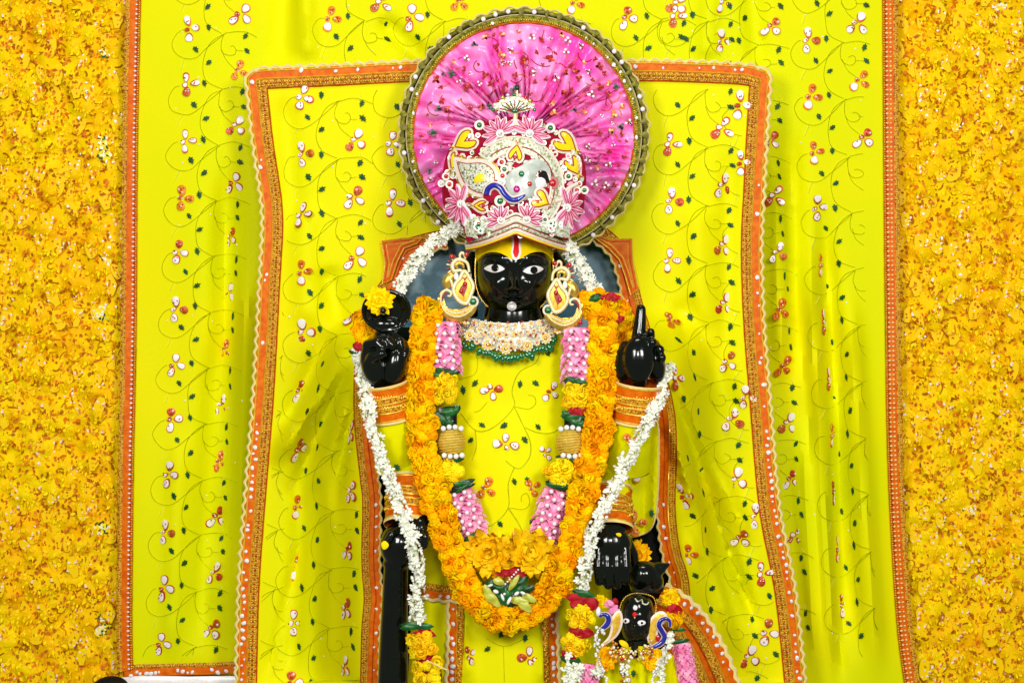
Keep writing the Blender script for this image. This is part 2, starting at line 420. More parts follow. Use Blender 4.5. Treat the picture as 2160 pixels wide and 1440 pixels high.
# small shared embroidery meshes, modelled in px round their own origin
SEQ = []
for k in range(4):
    mb = MB(); pl = [(x * R.uniform(.75, 1.15), y * R.uniform(.75, 1.1)) for x, y in circ(0, 0, 4.2, 9, 5.2)]
    mb.plate(pl, lambda x, z: 0, -.001, .0012, 3, .0014, 0, local); SEQ.append(mb.mesh('sequin', whiteq))
def petal_poly(cx, cz, L, w, ang, n=12):
    out = []
    for k in range(n):
        t = 2 * math.pi * k / n; u = math.cos(t); v = math.sin(t)
        x = u * L / 2; z = v * w / 2 * (1 + .28 * u)
        out.append((cx + x*math.cos(ang) - z*math.sin(ang), cz + x*math.sin(ang) + z*math.cos(ang)))
    return out
FLOW = []
for k in range(14):
    r2 = random.Random(50 + k); mb = MB()
    tone = (0, 0, 0, 1, 1, 2)[k % 6]                       # mostly white, mixed, mostly copper: foil reflections put into the colour
    for (cx, cz, L, w, a) in ((0, -13, 19, 15, -1.6), (13, 2, 19, 15, .12), (-3, 16, 19, 15, 1.7), (-5, 2, 11, 9, 2.6)):
        cx += r2.uniform(-1.5, 1.5); cz += r2.uniform(-1.5, 1.5); a += r2.uniform(-.25, .25)
        L *= r2.uniform(.85, 1.15); w *= r2.uniform(.8, 1.1)
        mb.plate(petal_poly(cx, cz, L, w, a), lambda x, z: 0, -.001, .0010, 5, .0010, 1 if tone < 2 else 2, local)
        wh = r2.random() < (.9, .55, .12)[tone]
        if wh:
            sx = r2.uniform(-1.5, 2.5)
            mb.plate(petal_poly(cx + sx*math.cos(a), cz + sx*math.sin(a), L*r2.uniform(.72, .9), w*r2.uniform(.72, .9), a), lambda x, z: 0, 0, .0020, 4, .0006, 0, local)
            for _ in range(r2.randrange(3)):
                mb.ell(local(cx + r2.uniform(-4, 4), cz + r2.uniform(-4, 4), -.0042), (1.3*MM, .7*MM, 1.6*MM), 5, 4, 3)
        else:
            for _ in range(9):
                mb.ell(local(cx + r2.uniform(-.3, .3)*L, cz + r2.uniform(-.3, .3)*w, -.0022), (1.7*MM, 1.2*MM, 1.5*MM), 5, 4, r2.choice((0, 2, 1, 1, 3)))
    FLOW.append(mb.mesh('flower', [whiteq, copper, copper2, rust]))
FLOWC = [FLOW[k] for k in range(14) if k % 6 in (3, 4, 5)]
LEAF = []
for k in range(5):
    r2 = random.Random(80 + k); mb = MB()
    base = [(0, -9), (3, -5), (6.5, -4.5), (4.5, -1), (7, 2), (3.6, 3), (3.8, 6.5), (1.2, 6), (0, 10), (-1.2, 6), (-3.8, 6.5), (-3.6, 3), (-7, 2), (-4.5, -1), (-6.5, -4.5), (-3, -5)]
    mb.plate([(x * r2.uniform(.7, 1.0), z * r2.uniform(.85, 1.1)) for x, z in base], lambda x, z: 0, -.001, .0012, 4, .0012, 0, local)
    LEAF.append(mb.mesh('leaf', leafg))
STROKES = [[(0, 0), (-25, 14), (-40, 40), (-44, 75), (-34, 105), (0, 123)],
           [(0, 0), (-37, 32), (-62, 52), (-85, 57), (-108, 44), (-116, 20), (-104, -2), (-90, -8)],
           [(0, 0), (28, -6), (52, -2), (74, 8)],
           [(-3, 3), (-6, 22), (-3, 40), (8, 48), (22, 46), (28, 36), (20, 27), (10, 29)],
           [(-3, 36), (6, 58), (28, 78)], [(26, 38), (44, 38)], [(-85, 57), (-92, 72), (-95, 82)], [(50, -3), (47, -16)]]
def emb_unit(cloth, ox, oy, sc, yfn, ok, slant=0.0, skipB=False, h=.0016):
    X = lambda p: ox + p[0]*sc + p[1]*sc*slant
    Z = lambda p: oy + p[1]*sc
    mb = MB(); got = False
    for si, st in enumerate(STROKES):
        pts = resample([(X(p), Z(p)) for p in cr([(a + R.uniform(-2, 2), b + R.uniform(-2, 2)) for a, b in st], 7)], 5)
        run = []
        for p in pts + [None]:
            if p is not None and ok(*p): run.append(p); continue
            if len(run) > 2:
                wv = .48 * (1 if si < 4 else .7); mi = 1 if si in (6, 7) else 0
                vs = []; fs = []
                for i, q in enumerate(run):
                    a = run[max(i-1, 0)]; b = run[min(i+1, len(run)-1)]
                    t = Vector((b[0]-a[0], b[1]-a[1])).normalized()
                    nx, nz = -t.y * wv, t.x * wv
                    y = yfn(*q) - h
                    vs += [W(q[0]+nx, q[1]+nz, y + .001), W(q[0], q[1], y - .0012), W(q[0]-nx, q[1]-nz, y + .001)]
                for i in range(len(run) - 1):
                    fs += [(i*3, i*3+1, i*3+4, i*3+3), (i*3+1, i*3+2, i*3+5, i*3+4)]
                mb.add(vs, fs, mi); got = True
            run = []
    if got: mb.build('vine', [vinem, palevine], cloth)
    def one(nm, lst, p, roll, s):
        if lst is FLOW and oy > 560 and R.random() < .55: lst = FLOWC
        x, z = X(p) + R.uniform(-2.5, 2.5), Z(p) + R.uniform(-2.5, 2.5)
        if ok(x, z): put(nm, lst[R.randrange(len(lst))], cloth, mtx(W(x, z, yfn(x, z) - h), normal_at(yfn, x, z), roll + R.uniform(-.2, .2), s * sc * R.uniform(.9, 1.08) * (1 + yfn(x, z) / D)))
    one('flower', FLOW, (-77, -10), 0, 1.15)
    if not skipB: one('flower', FLOW, (34, -42), -.55, 1.15)
    for p, a in (((-62, 36), .6), ((-33, 62), -.9), ((-38, -12), .2), ((47, 7), -.4), ((50, 39), .9)): one('leaf', LEAF, p, a, 1.0)
    for _ in range(3):                                    # loose glints of silver thread
        x, z = ox + R.uniform(-110, 80), oy + R.uniform(-20, 110)
        if ok(x, z) and R.random() < .6:
            put('sequin', SEQ[R.randrange(4)], cloth, mtx(W(x, z, yfn(x, z) - h), (0, -1, 0), R.uniform(-.6, .6), R.uniform(.25, .5)))

# ------------------------------------------------------------------ wall and gold side hangings
mb = MB(); mb.add([(-1.8, .60, -1.2), (1.8, .60, -1.2), (1.8, .60, 1.2), (-1.8, .60, 1.2)], [(0, 1, 2, 3)])
w_ = mb.build('wall', wallm); w_['kind'] = 'structure'
def cells(px, py):
    d = noise.voronoi(Vector((px/46 + .25*math.sin(py*.02), py/40, .3)))[0]
    return d[0], d[1] - d[0]
def sideY(px, py): return 0.50 - .034 * max(0, .75 - cells(px, py)[0]) + 0.004 * math.sin(px * .05 + noise.noise((px * .01, py * .004, 9)) * 3) + 0.005 * noise.noise((px * .02, py * .02, 3.3)) + .006 * noise.noise((px*.05, py*.05, 1))
gorange = mat('burnt_orange_thread', (0.72, 0.13, 0.0), (0.80, 0.24, 0.01), rough=0.5, spec=0.15, nscale=80)
CLUS = []
for k in range(10):
    r2 = random.Random(200 + k); mb = MB()
    for _ in range(r2.randrange(9, 17)):
        x, z = r2.gauss(0, 8), r2.gauss(0, 13); L = r2.uniform(3.5, 9)
        mi = r2.choice((0, 5, 5, 1, 2, 5, 3) if k < 6 else (0, 5, 1, 2, 3, 3, 3))
        mb.plate([(px + r2.uniform(-.8, .8), pz + r2.uniform(-.8, .8)) for px, pz in petal_poly(x, z, L * (.8 if mi == 3 else 1), L * .5, r2.uniform(0, 6.3), 7)], lambda a, b: 0, -.002, .001 + r2.uniform(0, .003), None, 0, mi, local)
    mb.plate([(px + r2.uniform(-3, 3), pz + r2.uniform(-3, 3)) for px, pz in circ(0, 0, 12, 11, 22)], lambda a, b: 0, -.004, .0006, None, 0, 4, local)
    CLUS.append(mb.mesh('flower_cluster', [gflake[3], gflake[4], rust, whiteq, gflake[0], gorange]))
GREEN = []
for k in range(2):
    r2 = random.Random(240 + k); mb = MB()
    for _ in range(22):
        x, z = r2.gauss(0, 10), r2.gauss(0, 10)
        mb.plate(petal_poly(x, z, r2.uniform(5, 10), r2.uniform(3, 5), r2.uniform(0, 6.3), 7), lambda a, b: 0, -.002, .001 + r2.uniform(0, .003), None, 0, r2.choice((0, 0, 1, 2, 2)), local)
    mb.plate([(px + r2.uniform(-3, 3), pz + r2.uniform(-3, 3)) for px, pz in circ(0, 0, 17, 11, 17)], lambda a, b: 0, -.004, .0006, None, 0, 3, local)
    GREEN.append(mb.mesh('leaf_cluster', [leafg, whiteq, palevine, gflake[2]]))
def curtain(label, x0, x1, greens):
    root = thing('gold_curtain', label, 'curtain', (x0 + x1) / 2, 1440, .5)
    mb = MB(); vs = []; fs = []; nx = int((x1 - x0) / 7); nz = 212
    for j in range(nz + 1):
        for i in range(nx + 1):
            x = x0 + (x1 - x0) * i / nx; z = -25 + 7 * j; vs.append(W(x, z, sideY(x, z)))
    for j in range(nz):
        for i in range(nx):
            a = j*(nx+1) + i; fs.append((a, a+1, a+nx+2, a+nx+1))
    mb.add(vs, fs); mb.build('fabric', goldcl, root)
    z = -10; row = 0
    while z < 1450:
        x = x0 + 28 + (row % 2) * 10
        while x < x1 - 8:
            if R.random() < .78 and -30 < x < 2190:
                xx, zz = x + R.uniform(-11, 11), z + R.uniform(-17, 17)
                put('flower_cluster', CLUS[R.randrange(10)], root, mtx(W(xx, zz, sideY(xx, zz) - .003), (0, -1, 0), R.uniform(-.5, .5), R.uniform(.85, 1.25)))
            x += 38
        z += 52; row += 1
    for gx, gz in greens:
        put('leaf_cluster', GREEN[R.randrange(2)], root, mtx(W(gx, gz, sideY(gx, gz) - .003), (0, -1, 0), R.uniform(0, 6), R.uniform(.8, 1.2)))
    mb = MB(); per = MB()
    for _ in range(500):                                  # loose chain-stitch scrolls all over
        x, z = R.uniform(x0 + 4, x1 - 4), R.uniform(-10, 1450); a = R.uniform(0, 6.3); b = R.uniform(-.7, .7); p = []
        for k in range(R.randrange(3, 7)):
            p.append(W(x, z, sideY(x, z) - .0035)); x += 4.2 * math.cos(a); z += 4.2 * math.sin(a); a += b
        mb.tube(p, R.uniform(.8, 1.9) * MM, 4, R.choice((0, 0, 1, 1, 1, 0)))
    o = mb.build('scroll_stitching', [gflake[4], gflake[3], rust], root); o['kind'] = 'stuff'
    mb = MB()
    for _ in range(9500):                                  # shaggy gold thread tufts, browner on cell edges: brown outlines and painted gap shade
        x, z = R.uniform(x0 + 3, x1 - 3), R.uniform(-12, 1452); q = R.uniform(4, 11)*MM; a = R.gauss(1.57, .7)
        d = Vector((math.cos(a), R.uniform(-.7, .1), -math.sin(a))).normalized(); n_ = Vector((math.sin(a), R.uniform(-.5, .5), math.cos(a)))*q*R.uniform(.25, .45)
        c = W(x, z, sideY(x, z) - .002)
        line = cells(x, z)[1] < .17; hot = noise.noise((x*.022, z*.022, 5.5)) > .30
        mb.add([c - n_*.5, c + d*q*.6 - n_, c + d*q*1.2, c + d*q*.6 + n_, c + n_*.5], [(0, 1, 2), (0, 2, 4), (4, 2, 3)], R.choice((3, 4, 4, 5)) if line and R.random() < .75 else R.choice((5, 5, 3, 1, 0)) if hot and R.random() < .6 else R.choice((0, 0, 0, 1, 2, 2, 2, 2)))
    o = mb.build('thread_tufts', gflake + [gorange], root, smooth=False); o['kind'] = 'stuff'
    return root
cl = curtain('gold brocade hanging with rust and white embroidery at the left edge', -140, 282, [(215, 300), (222, 325), (215, 1115), (218, 1310), (210, 1330), (222, 545), (215, 660), (222, 110)])
crr = curtain('gold brocade hanging with rust and white embroidery at the right edge', 1872, 2300, [(2040, 1075), (2070, 1220), (2110, 12), (2065, 960)])

# ------------------------------------------------------------------ backdrop cloth
bl = [(-30, 291), (300, 284), (700, 281), (1000, 275), (1300, 272), (1460, 266)]
br = [(-30, 1866), (300, 1868), (700, 1872), (1000, 1878), (1300, 1895), (1460, 1915)]
root = thing('backdrop_cloth', 'wide lime yellow embroidered cloth hung behind the whole shrine, orange trim at its sides', 'cloth', 1080, 1440, .46)
mb = MB(); vs = []; fs = []; nx, nz = 150, 136
for j in range(nz + 1):
    z = -30 + 11 * j
    for i in range(nx + 1):
        x = lerp(interp(bl, z), interp(br, z), i / nx); vs.append(W(x, z, backY(x, z)))
for j in range(nz):
    for i in range(nx):
        z = -30 + 11 * j
        if z > 1412 and i < 24: continue
        a = j*(nx+1) + i; fs.append((a, a+1, a+nx+2, a+nx+1))
mb.add(vs, fs); mb.build('fabric', yellow, root)
for side in (0, 1):
    if side == 0: path = cr([(x - 4, z) for z, x in bl if z < 1400] + [(270, 1418)], 20); sg = 1
    else: path = cr([(x + 6, z) for z, x in br], 20); sg = -1
    yb = lambda x, z: backY(x, z) - .002
    t, P, NN = ribbon(root, path, [('trim', -12*sg, 3*sg, orange, .004, 0, 1, .001), ('braid', 3*sg, 11*sg, rust, .004, 0, 1, .002), ('braid', -22*sg, -12*sg, braid, .004, 0, 1, .002)], yb)
    knots(t, P, NN, 2*sg, yb, .007, 10, (3.2, 2, 2.2), whiteq if side == 0 else cream, 'bead_row')
    knots(t, P, NN, 8*sg, yb, .007, 5, (2, 1.6, 1.5), zari, 'knot_row', .7)
    knots(t, P, NN, -16*sg, yb, .007, 5, (2.4, 1.6, 1.5), zari, 'knot_row', .8)
    if side == 1: knots(t, P, NN, -6*sg, yb, .006, 10, (2.6, 1.6, 2.2), cream, 'bead_row')
path = [(262, 1412), (350, 1410), (450, 1407), (540, 1404)]
yb = lambda x, z: 0.452
t, P, NN = ribbon(root, path, [('trim', -14, 2, orange, .004, 0, 1, .001), ('braid', 2, 11, braid, .004, 0, 1, .002)], yb)
knots(t, P, NN, 6, yb, .008, 5, (2.2, 1.6, 1.5), zari, 'knot_row', .7)
sequins(t, P, NN, -8, yb, .007, 12, whiteq)
mb = MB(); mb.plate([(255, 1428), (300, 1424), (400, 1426), (520, 1424), (540, 1460), (255, 1460)], lambda x, z: .452, 0, .006, 12, .004)
ws = mb.build('white_cloth', whiteq); ws['label'] = 'strip of white cloth under the lower left trim of the backdrop'; ws['category'] = 'cloth'
mb = MB(); mb.ell(W(235, 1447, .44), (.042, .03, .025), 16, 10)
mb.ell(W(210, 1456, .44), (.03, .03, .022), 14, 8); ob = remesh(mb, .004, black, 'dark_bundle'); ob = put('dark_bundle', ob, None)
ob['label'] = 'dark rounded object at the bottom edge below the left gold hanging'; ob['category'] = 'bundle'

# what stands in front hides these parts of the cloths: no embroidery is sewn there
def hid(x, z):
    if math.hypot(x - 1105, z - 280) < 240: return True
    if 1000 < x < 1180 and z > 300: return True
    return 860 < x < 1300 and z > 470
okb = lambda x, z: (300 < x < interp(OUTL, z) - 4 or interp(OUTR, z) + 6 < x < interp(br, z) - 45 or (z < 150)) and -25 < z < 1385 and not hid(x, z) and 300 < x < interp(br, z) - 30
OUTL = [(150, 515), (200, 522), (300, 533), (400, 548), (450, 553), (500, 552), (600, 547), (700, 542), (850, 533), (1000, 521), (1100, 512), (1250, 502), (1440, 496)]
OUTR = [(150, 1626), (200, 1624), (300, 1616), (500, 1605), (700, 1611), (850, 1624), (1000, 1637), (1100, 1650), (1250, 1680), (1440, 1698)]
for k in range(-1, 12): emb_unit(root, 474 - .048 * max(0, 117*k), 71 + 117.5*k, .95, backY, okb, -.05)
for k in range(-1, 12): emb_unit(root, 1778 + .058 * max(0, 119*k), 92 + 119*k, .95, backY, okb, .05)
for k in range(-1, 12): emb_unit(root, 1597 + .06 * max(0, 119*k - 250), 98 + 119*k, .95, backY, okb, .05)
for ox in (770, 940, 1180, 1398, 1495):
    for k in (-1, 0): emb_unit(root, ox, 45 + 119*k, .95, backY, okb, 0)

# ------------------------------------------------------------------ inner cloth round the niche
root = thing('canopy_cloth', 'lime yellow embroidered cloth framed by a scalloped orange trim, draped around the black statue', 'cloth', 1080, 1440, .34)
cl_l = [(1450, 518), (1250, 523), (1100, 533), (1000, 541), (850, 553), (700, 562), (600, 567), (500, 573), (450, 573), (400, 568), (300, 553), (200, 542)]
cl_r = [(200, 1603), (300, 1597), (400, 1592), (500, 1587), (600, 1588), (700, 1593), (850, 1605), (1000, 1617), (1100, 1629), (1250, 1658), (1450, 1679)]
outer = cr([(x, z) for z, x in cl_l], 8) + [(538, 167)] + cr([(560, 164), (700, 158), (860, 150), (1000, 148), (1340, 148), (1450, 150), (1560, 155), (1590, 160)], 8) + [(1606, 165)] + cr([(x, z) for z, x in cl_r], 8)
opening = cr([(1420, 1450), (1417, 1250), (1400, 1180), (1391, 1130), (1386, 1060), (1389, 960), (1386, 880), (1366, 790), (1340, 720), (1316, 640), (1303, 585), (1288, 542), (1250, 508), (1205, 488), (1100, 470), (985, 474), (905, 497), (862, 524), (841, 570), (824, 620), (800, 690), (787, 760), (785, 880), (797, 1000), (803, 1060), (801, 1180), (806, 1260), (801, 1330), (798, 1450)], 6)
def off_path(path, o):
    out = []
    for i in range(len(path)):
        a = path[max(i-1, 0)]; b = path[min(i+1, len(path)-1)]
        t = Vector((b[0]-a[0], b[1]-a[1])).normalized(); out.append((path[i][0] + t.y*o, path[i][1] - t.x*o))
    return out
poly = resample(off_path(outer, 16), 14) + resample(opening, 12)
mb = MB(); mb.plate(poly, innerY, -.004, 0.0, 10); mb.build('fabric', yellow2, root)
t, P, NN = ribbon(root, outer, [('trim', -1, 18, orange, .004, 0, 1, .0015), ('piping', -4, 0, zari, .005, 0, 1, .002), ('braid', -21, -4, braid, .004, 0, 1, .002), ('piping', -24, -21, rust, .003, 0, 1, .001),
                                ('lace_edge', 18, 24, cream, .006, 2.6, 25, .002), ('piping', 13, 16, zari, .006, 0, 1, .001)], innerY)
knots(t, P, NN, -9, innerY, .0085, 5, (2.6, 2, 1.7), zari, 'knot_row', .7)
knots(t, P, NN, -16, innerY, .0085, 5, (2.6, 2, 1.7), zari, 'knot_row', -.7)
knots(t, P, NN, -12.5, innerY, .0085, 10, (2, 1.7, 2.2), rust, 'knot_row')
Pm = [(p, q) for p, q in zip(P, NN)]
lo_ = [(p, q) for p, q in Pm if p[1] > 880]; hi_ = [(p, q) for p, q in Pm if p[1] <= 880]
half = len(lo_) // 2
for part, pr in ((lo_[:half], .9), (lo_[half:], .9), (hi_, .22)):
    sequins(t, [p for p, q in part], [q for p, q in part], 8, innerY, .007, 15, whiteq, prob=pr, lo=2.5, hi=6)
for opath in ([q for q in opening[:opening.index(next(q for q in opening if q[1] < 492)) + 1]], [(945, 522), (905, 530), (866, 541), (854, 572), (843, 605)] + [q for q in opening if q[0] < 1080 and q[1] > 640]):
  t, P, NN = ribbon(root, opath, [('trim', -22, -2, orange, .004, 0, 1, .0015), ('piping', -25, -22, zari, .005, 0, 1, .002), ('braid', -37, -25, braid, .004, 0, 1, .002), ('lace_edge', -2, 3, cream, .006, 2.2, 24, .002), ('piping', -14, -12, rust, .0062, 0, 1, .0008), ('piping', -39, -37, rust, .003, 0, 1, .001)], innerY)
  knots(t, P, NN, -29, innerY, .008, 5, (2.2, 1.8, 1.5), zari, 'knot_row', .7)
  knots(t, P, NN, -34, innerY, .008, 5, (2.2, 1.8, 1.5), zari, 'knot_row', -.7)
  sel = [(p, q) for p, q in zip(P, NN) if p[1] < 720 or p[1] > 1050]
  sequins(t, [p for p, q in sel], [q for p, q in sel], -10, innerY, .008, 25, whiteq, prob=.6, lo=2, hi=5)
for pl in ([(804, 509), (850, 503), (892, 502), (880, 514), (852, 524), (838, 552), (826, 590), (806, 600), (812, 556)], [(1244, 494), (1290, 505), (1333, 504), (1334, 548), (1347, 610), (1330, 622), (1318, 580), (1306, 548), (1284, 524)]):
  mb = MB(); mb.plate(pl, innerY, -.002, .012, 8, .001); ct = mb.build('corner_trim', orange, root)
  for q, m_, r_ in ((0, zari, .0016), (5, rust, .0009), (9, zari, .0012)):
    e_ = inset(pl, q); mb = MB(); mb.tube([W(x, z, innerY(x, z) - .0125) for x, z in e_ + e_[:1]], r_, 5); mb.build('piping', m_, ct)
OPL = [(470, 1080), (500, 840), (512, 790), (620, 770), (690, 745), (760, 740), (880, 742), (1000, 752), (1100, 760), (1450, 756)]
OPR = [(470, 1080), (500, 1300), (540, 1345), (640, 1362), (720, 1385), (790, 1415), (880, 1436), (1060, 1440), (1180, 1446), (1250, 1470), (1330, 1530), (1450, 1580)]
oki = lambda x, z: 188 < z < 1455 and interp(OUTL, z) + 50 < x < interp(OUTR, z) - 48 and (z < 475 or x < interp(OPL, z) or x > interp(OPR, z)) and not hid(x, z)
for k in range(0, 11): emb_unit(root, 714 - .03 * max(0, 124*k - 500), 213 + 123.5*k, 1.0, innerY, oki, -.02)
for k in range(0, 3): emb_unit(root, 902, 190 + 123.5*k, 1.0, innerY, oki, 0)
for k in range(0, 11): emb_unit(root, 1492 + .075 * max(0, 124*k - 480), 188 + 123.5*k, 1.0, innerY, oki, .03)
for k in range(0, 10): emb_unit(root, 1640 + .09 * max(0, 124*k - 480), 230 + 123.5*k, 1.0, innerY, oki, .03, True)
for k in range(3, 11): emb_unit(root, 600 - .03 * max(0, 124*k - 500), 130 + 123.5*k, 1.0, innerY, lambda x, z: oki(x, z) and x < 600, 0)

# ------------------------------------------------------------------ blue grey slab behind the head
mb = MB()
sl = cr([(812, 700), (818, 600), (838, 545), (880, 508), (930, 485), (985, 474), (1090, 468), (1200, 478), (1260, 500), (1300, 540), (1335, 620), (1350, 700)], 6)
mb.plate(sl, lambda x, z: .425, -.02, .012, 20, .006)
o = mb.build('stone_slab', slate); o['label'] = 'blue grey polished slab behind the head, under the round pink fan'; o['category'] = 'slab'
mb = MB(); mb.tube([W(x, z, .414) for x, z in sl[4:-4]], .003, 6)
mb.build('rim', black, o)

# ------------------------------------------------------------------ pleated pink fan
HX, HY = 1105, 283
root = thing('pleated_fan', 'round pleated pink fan with gold and olive lace rim, standing behind the crown', 'fan', HX, 480, .26)
KX, KY = 1094, 300
pl_r = random.Random(4); PLE = []
a = 0.0
while a < 2 * math.pi:
    PLE.append(a); a += pl_r.uniform(.07, .19)
def pleat(th):
    th %= 2 * math.pi
    for i in range(len(PLE)):
        a = PLE[i]; b = PLE[i+1] if i + 1 < len(PLE) else 2 * math.pi
        if a <= th < b or i == len(PLE) - 1:
            t = (th - a) / (b - a); return math.sin(math.pi * min(1, max(0, t))) ** .7, i
def fanY(px, py):
    dx, dy = px - KX, py - KY; r = math.hypot(dx, dy); th = math.atan2(dy, dx)
    p, i = pleat(th + .10 * math.sin(r * .02 + 3 * math.sin(th * 5)))
    return 0.235 + .06 * math.exp(-(r / 70) ** 2) - .036 * p * math.exp(-((r - 95) / 95) ** 2) * (.45 + .55 * math.sin(i * 2.4) ** 2) - .013 * p - .016 * noise.noise((px * .016, py * .016, 7.7)) - .014 * noise.noise((px * .04, py * .04, 2.7)) + .02 * (math.hypot(px - HX, py - HY) / 232) ** 3
mb = MB(); vs = []; fs = []; na, nr = 300, 46
for j in range(nr + 1):
    for i in range(na):
        th = 2 * math.pi * i / na; rr = j / nr
        ex, ey = HX + 233 * math.cos(th), HY + 233 * math.sin(th)
        x, z = lerp(KX, ex, rr), lerp(KY, ey, rr); vs.append(W(x, z, fanY(x, z)))
for j in range(nr):
    for i in range(na):
        fs.append((j*na + i, j*na + (i+1) % na, (j+1)*na + (i+1) % na, (j+1)*na + i))
mb.add(vs, fs); mb.build('pleated_cloth', pinkcl, root)
mb = MB(); vs = []; fs = []
for i in range(96):
    th = 2*math.pi*i/96
    for r_, y_ in ((40, .30), (262, .30)): vs.append(W(HX + r_*math.cos(th), HY + r_*math.sin(th), y_))
for i in range(96): j = (i+1) % 96; fs.append((2*i, 2*i+1, 2*j+1, 2*j))
mb.add(vs, fs); mb.build('backing', olived, root)
ring = [(HX + 233*math.cos(2*math.pi*k/180 + 1.6), HY + 236*math.sin(2*math.pi*k/180 + 1.6)) for k in range(181)]
fy = lambda x, z: .254
t, P, NN = ribbon(root, ring, [('rim_band', 0, 15, olive, .012, 0, 1, .004), ('piping', -2, 1, orange, .013, 0, 1, .002), ('piping', 14, 17, goldp, .014, 0, 1, .002), ('ribbon_edge', 17, 29, olived, .008, 1.2, 40, .008), ('piping', 16.5, 19.5, black, .012, 0, 1, .002), ('lace_edge', 28, 33, cream, .012, 3.0, 29, .003)], fy)
for i in range(0, len(P), 5):                               # beads and pleat folds on the lace ribbon
    o = 23 + R.uniform(-2, 2); x, z = P[i][0] + NN[i][0]*o, P[i][1] + NN[i][1]*o
    if z > 500: continue
    mb = MB(); k = R.random()
    a_ = math.atan2(NN[i][1], NN[i][0])
    if k < .42: mb.ell((0, 0, 0), (5.5*MM, 4*MM, 5.5*MM), 10, 6); put('pearl', mb.mesh('pearl', pearl), t, mtx(W(x, z, .231)))
    else: mb.ell((0, 0, 0), (8.5*MM, 4.5*MM, R.uniform(4, 8)*MM), 10, 6); put('gathered_fold', mb.mesh('gathered_fold', olive if k < .62 else olived), t, Matrix.Translation(W(x, z, .235)) @ Matrix.Rotation(a_, 4, 'Y'))
for i in range(1, len(P), 4):
    o = 7 + R.uniform(-3, 3); x, z = P[i][0] + NN[i][0]*o, P[i][1] + NN[i][1]*o
    if z < 500 and R.random() < .45: put('sequin', SEQ[R.randrange(4)], t, mtx(W(x, z, .236), (0, -1, 0), math.atan2(NN[i][1], NN[i][0]), R.uniform(.5, 1.1)))
knots(t, P, NN, 5, fy, .017, 5, (2.2, 2, 1.6), zari, 'knot_row', .7); knots(t, P, NN, 11, fy, .017, 5, (2.2, 2, 1.6), olive, 'knot_row', -.7)
# little sprigs on the pink cloth
SPR = []
for k, (m1, m2) in enumerate(((redp, gemr), (leafd, leafg), (whiteq, redline), (copper, cream), (redp, copper), (leafd, black))):
    for q in range(2):
        r2 = random.Random(300 + 7*k + q); mb = MB()
        for j in range((3, 4, 5, 4, 5, 3)[k]):
            an = j * 2 * math.pi / (4 if k % 3 else 5) + r2.uniform(-.6, .6)
            mb.plate(petal_poly(4.5*math.cos(an), 4.5*math.sin(an), 9*r2.uniform(.5, 1.2), 6.5*r2.uniform(.6, 1.1), an, 8), lambda x, z: 0, -.004, .002, None, 0, j % 3 == 2, local)
        mb.ell((0, -.003, 0), (2.4*MM, 2*MM, 2.4*MM), 6, 4, 1)
        SPR.append(mb.mesh('printed_sprig', [m1, m2]))
pts_ = []
tries = 0
while len(pts_) < 120 and tries < 6000:
    tries += 1
    a = R.uniform(0, 6.283); r_ = 224 * math.sqrt(R.uniform(.08, 1)); x, z = HX + r_*math.cos(a), HY + r_*math.sin(a)
    if z > 470 or (930 < x < 1240 and 240 < z) or min([math.hypot(x-p[0], z-p[1]) for p in pts_] or [99]) < 15: continue
    pts_.append((x, z))
    y = min(fanY(x + d, z + e) for d in (-5, 0, 5) for e in (-5, 0, 5))
    put('printed_sprig', SPR[R.choice((0, 0, 1, 1, 8, 9, 2, 4, 5, 4, 6, 7, 8))] if R.random() < .93 else SPR[10], root, mtx(W(x, z, y + .002), (0, -1, 0), R.uniform(0, 6), R.uniform(.55, 1.25)))
for k in range(90):                                         # thin copper scrolls
    a = R.uniform(0, 6.283); r_ = 215 * math.sqrt(R.uniform(.12, 1)); x, z = HX + r_*math.cos(a), HY + r_*math.sin(a)
    if z > 460 or (930 < x < 1240 and 240 < z): continue
    b = R.uniform(0, 6.3); cu = R.uniform(-.5, .5); p = []
    for q in range(R.randrange(5, 11)):
        if math.hypot(x - HX, z - HY) > 228: break
        p.append(W(x, z, fanY(x, z) - .002)); x += 5*math.cos(b); z += 5*math.sin(b); b += cu
    if len(p) > 3:
        mb = MB(); mb.tube(p, .0009, 4); mb.build('scroll', R.choice((copper, redp, copper2)), root)

# ------------------------------------------------------------------ statue head
FX, FZ, RX, RZ, RY = 1085.0, 573.0, 84.0, 98.0, 98.0
HEADY = 0.045
def G(x, z, x0, z0, sx, sz): return math.exp(-((x-x0)/sx)**2 - ((z-z0)/sz)**2)
def face_disp(px, py):
    x = px - 1083.0; ax = abs(x)
    d = 10*G(ax, py, 0, 578, 8, 20) + 14*G(ax, py, 0, 598, 8, 14) + 14*G(ax, py, 0, 607, 8, 8) + 8*G(ax, py, 11, 610, 5.5, 5)
    d += -7*G(ax, py, 40, 566, 25, 13) + 5*G(ax, py, 42, 544, 28, 7) + 6*G(ax, py, 41, 567, 17, 8) + 10*G(ax, py, 42, 600, 18, 16)
    d += 10*G(ax, py, 7, 626, 11, 3.6) + 11*G(ax, py, 0, 637, 13, 4.4) - 6*G(ax, py, 0, 631.5, 19, 1.7) - 3*G(ax, py, 0, 618, 3, 4) - 4*G(ax, py, 24, 630, 6, 8)
    d += 8*G(ax, py, 0, 652, 16, 9) - 3*G(ax, py, 0, 644, 12, 3) + 3*G(ax, py, 0, 520, 50, 25)
    return d * MM
def head_ab(z):
    w = max(0.0, 1 - abs((z - FZ) / RZ) ** (2.5 if z < FZ else 2.2)) ** .5
    return RX * w, RY * w
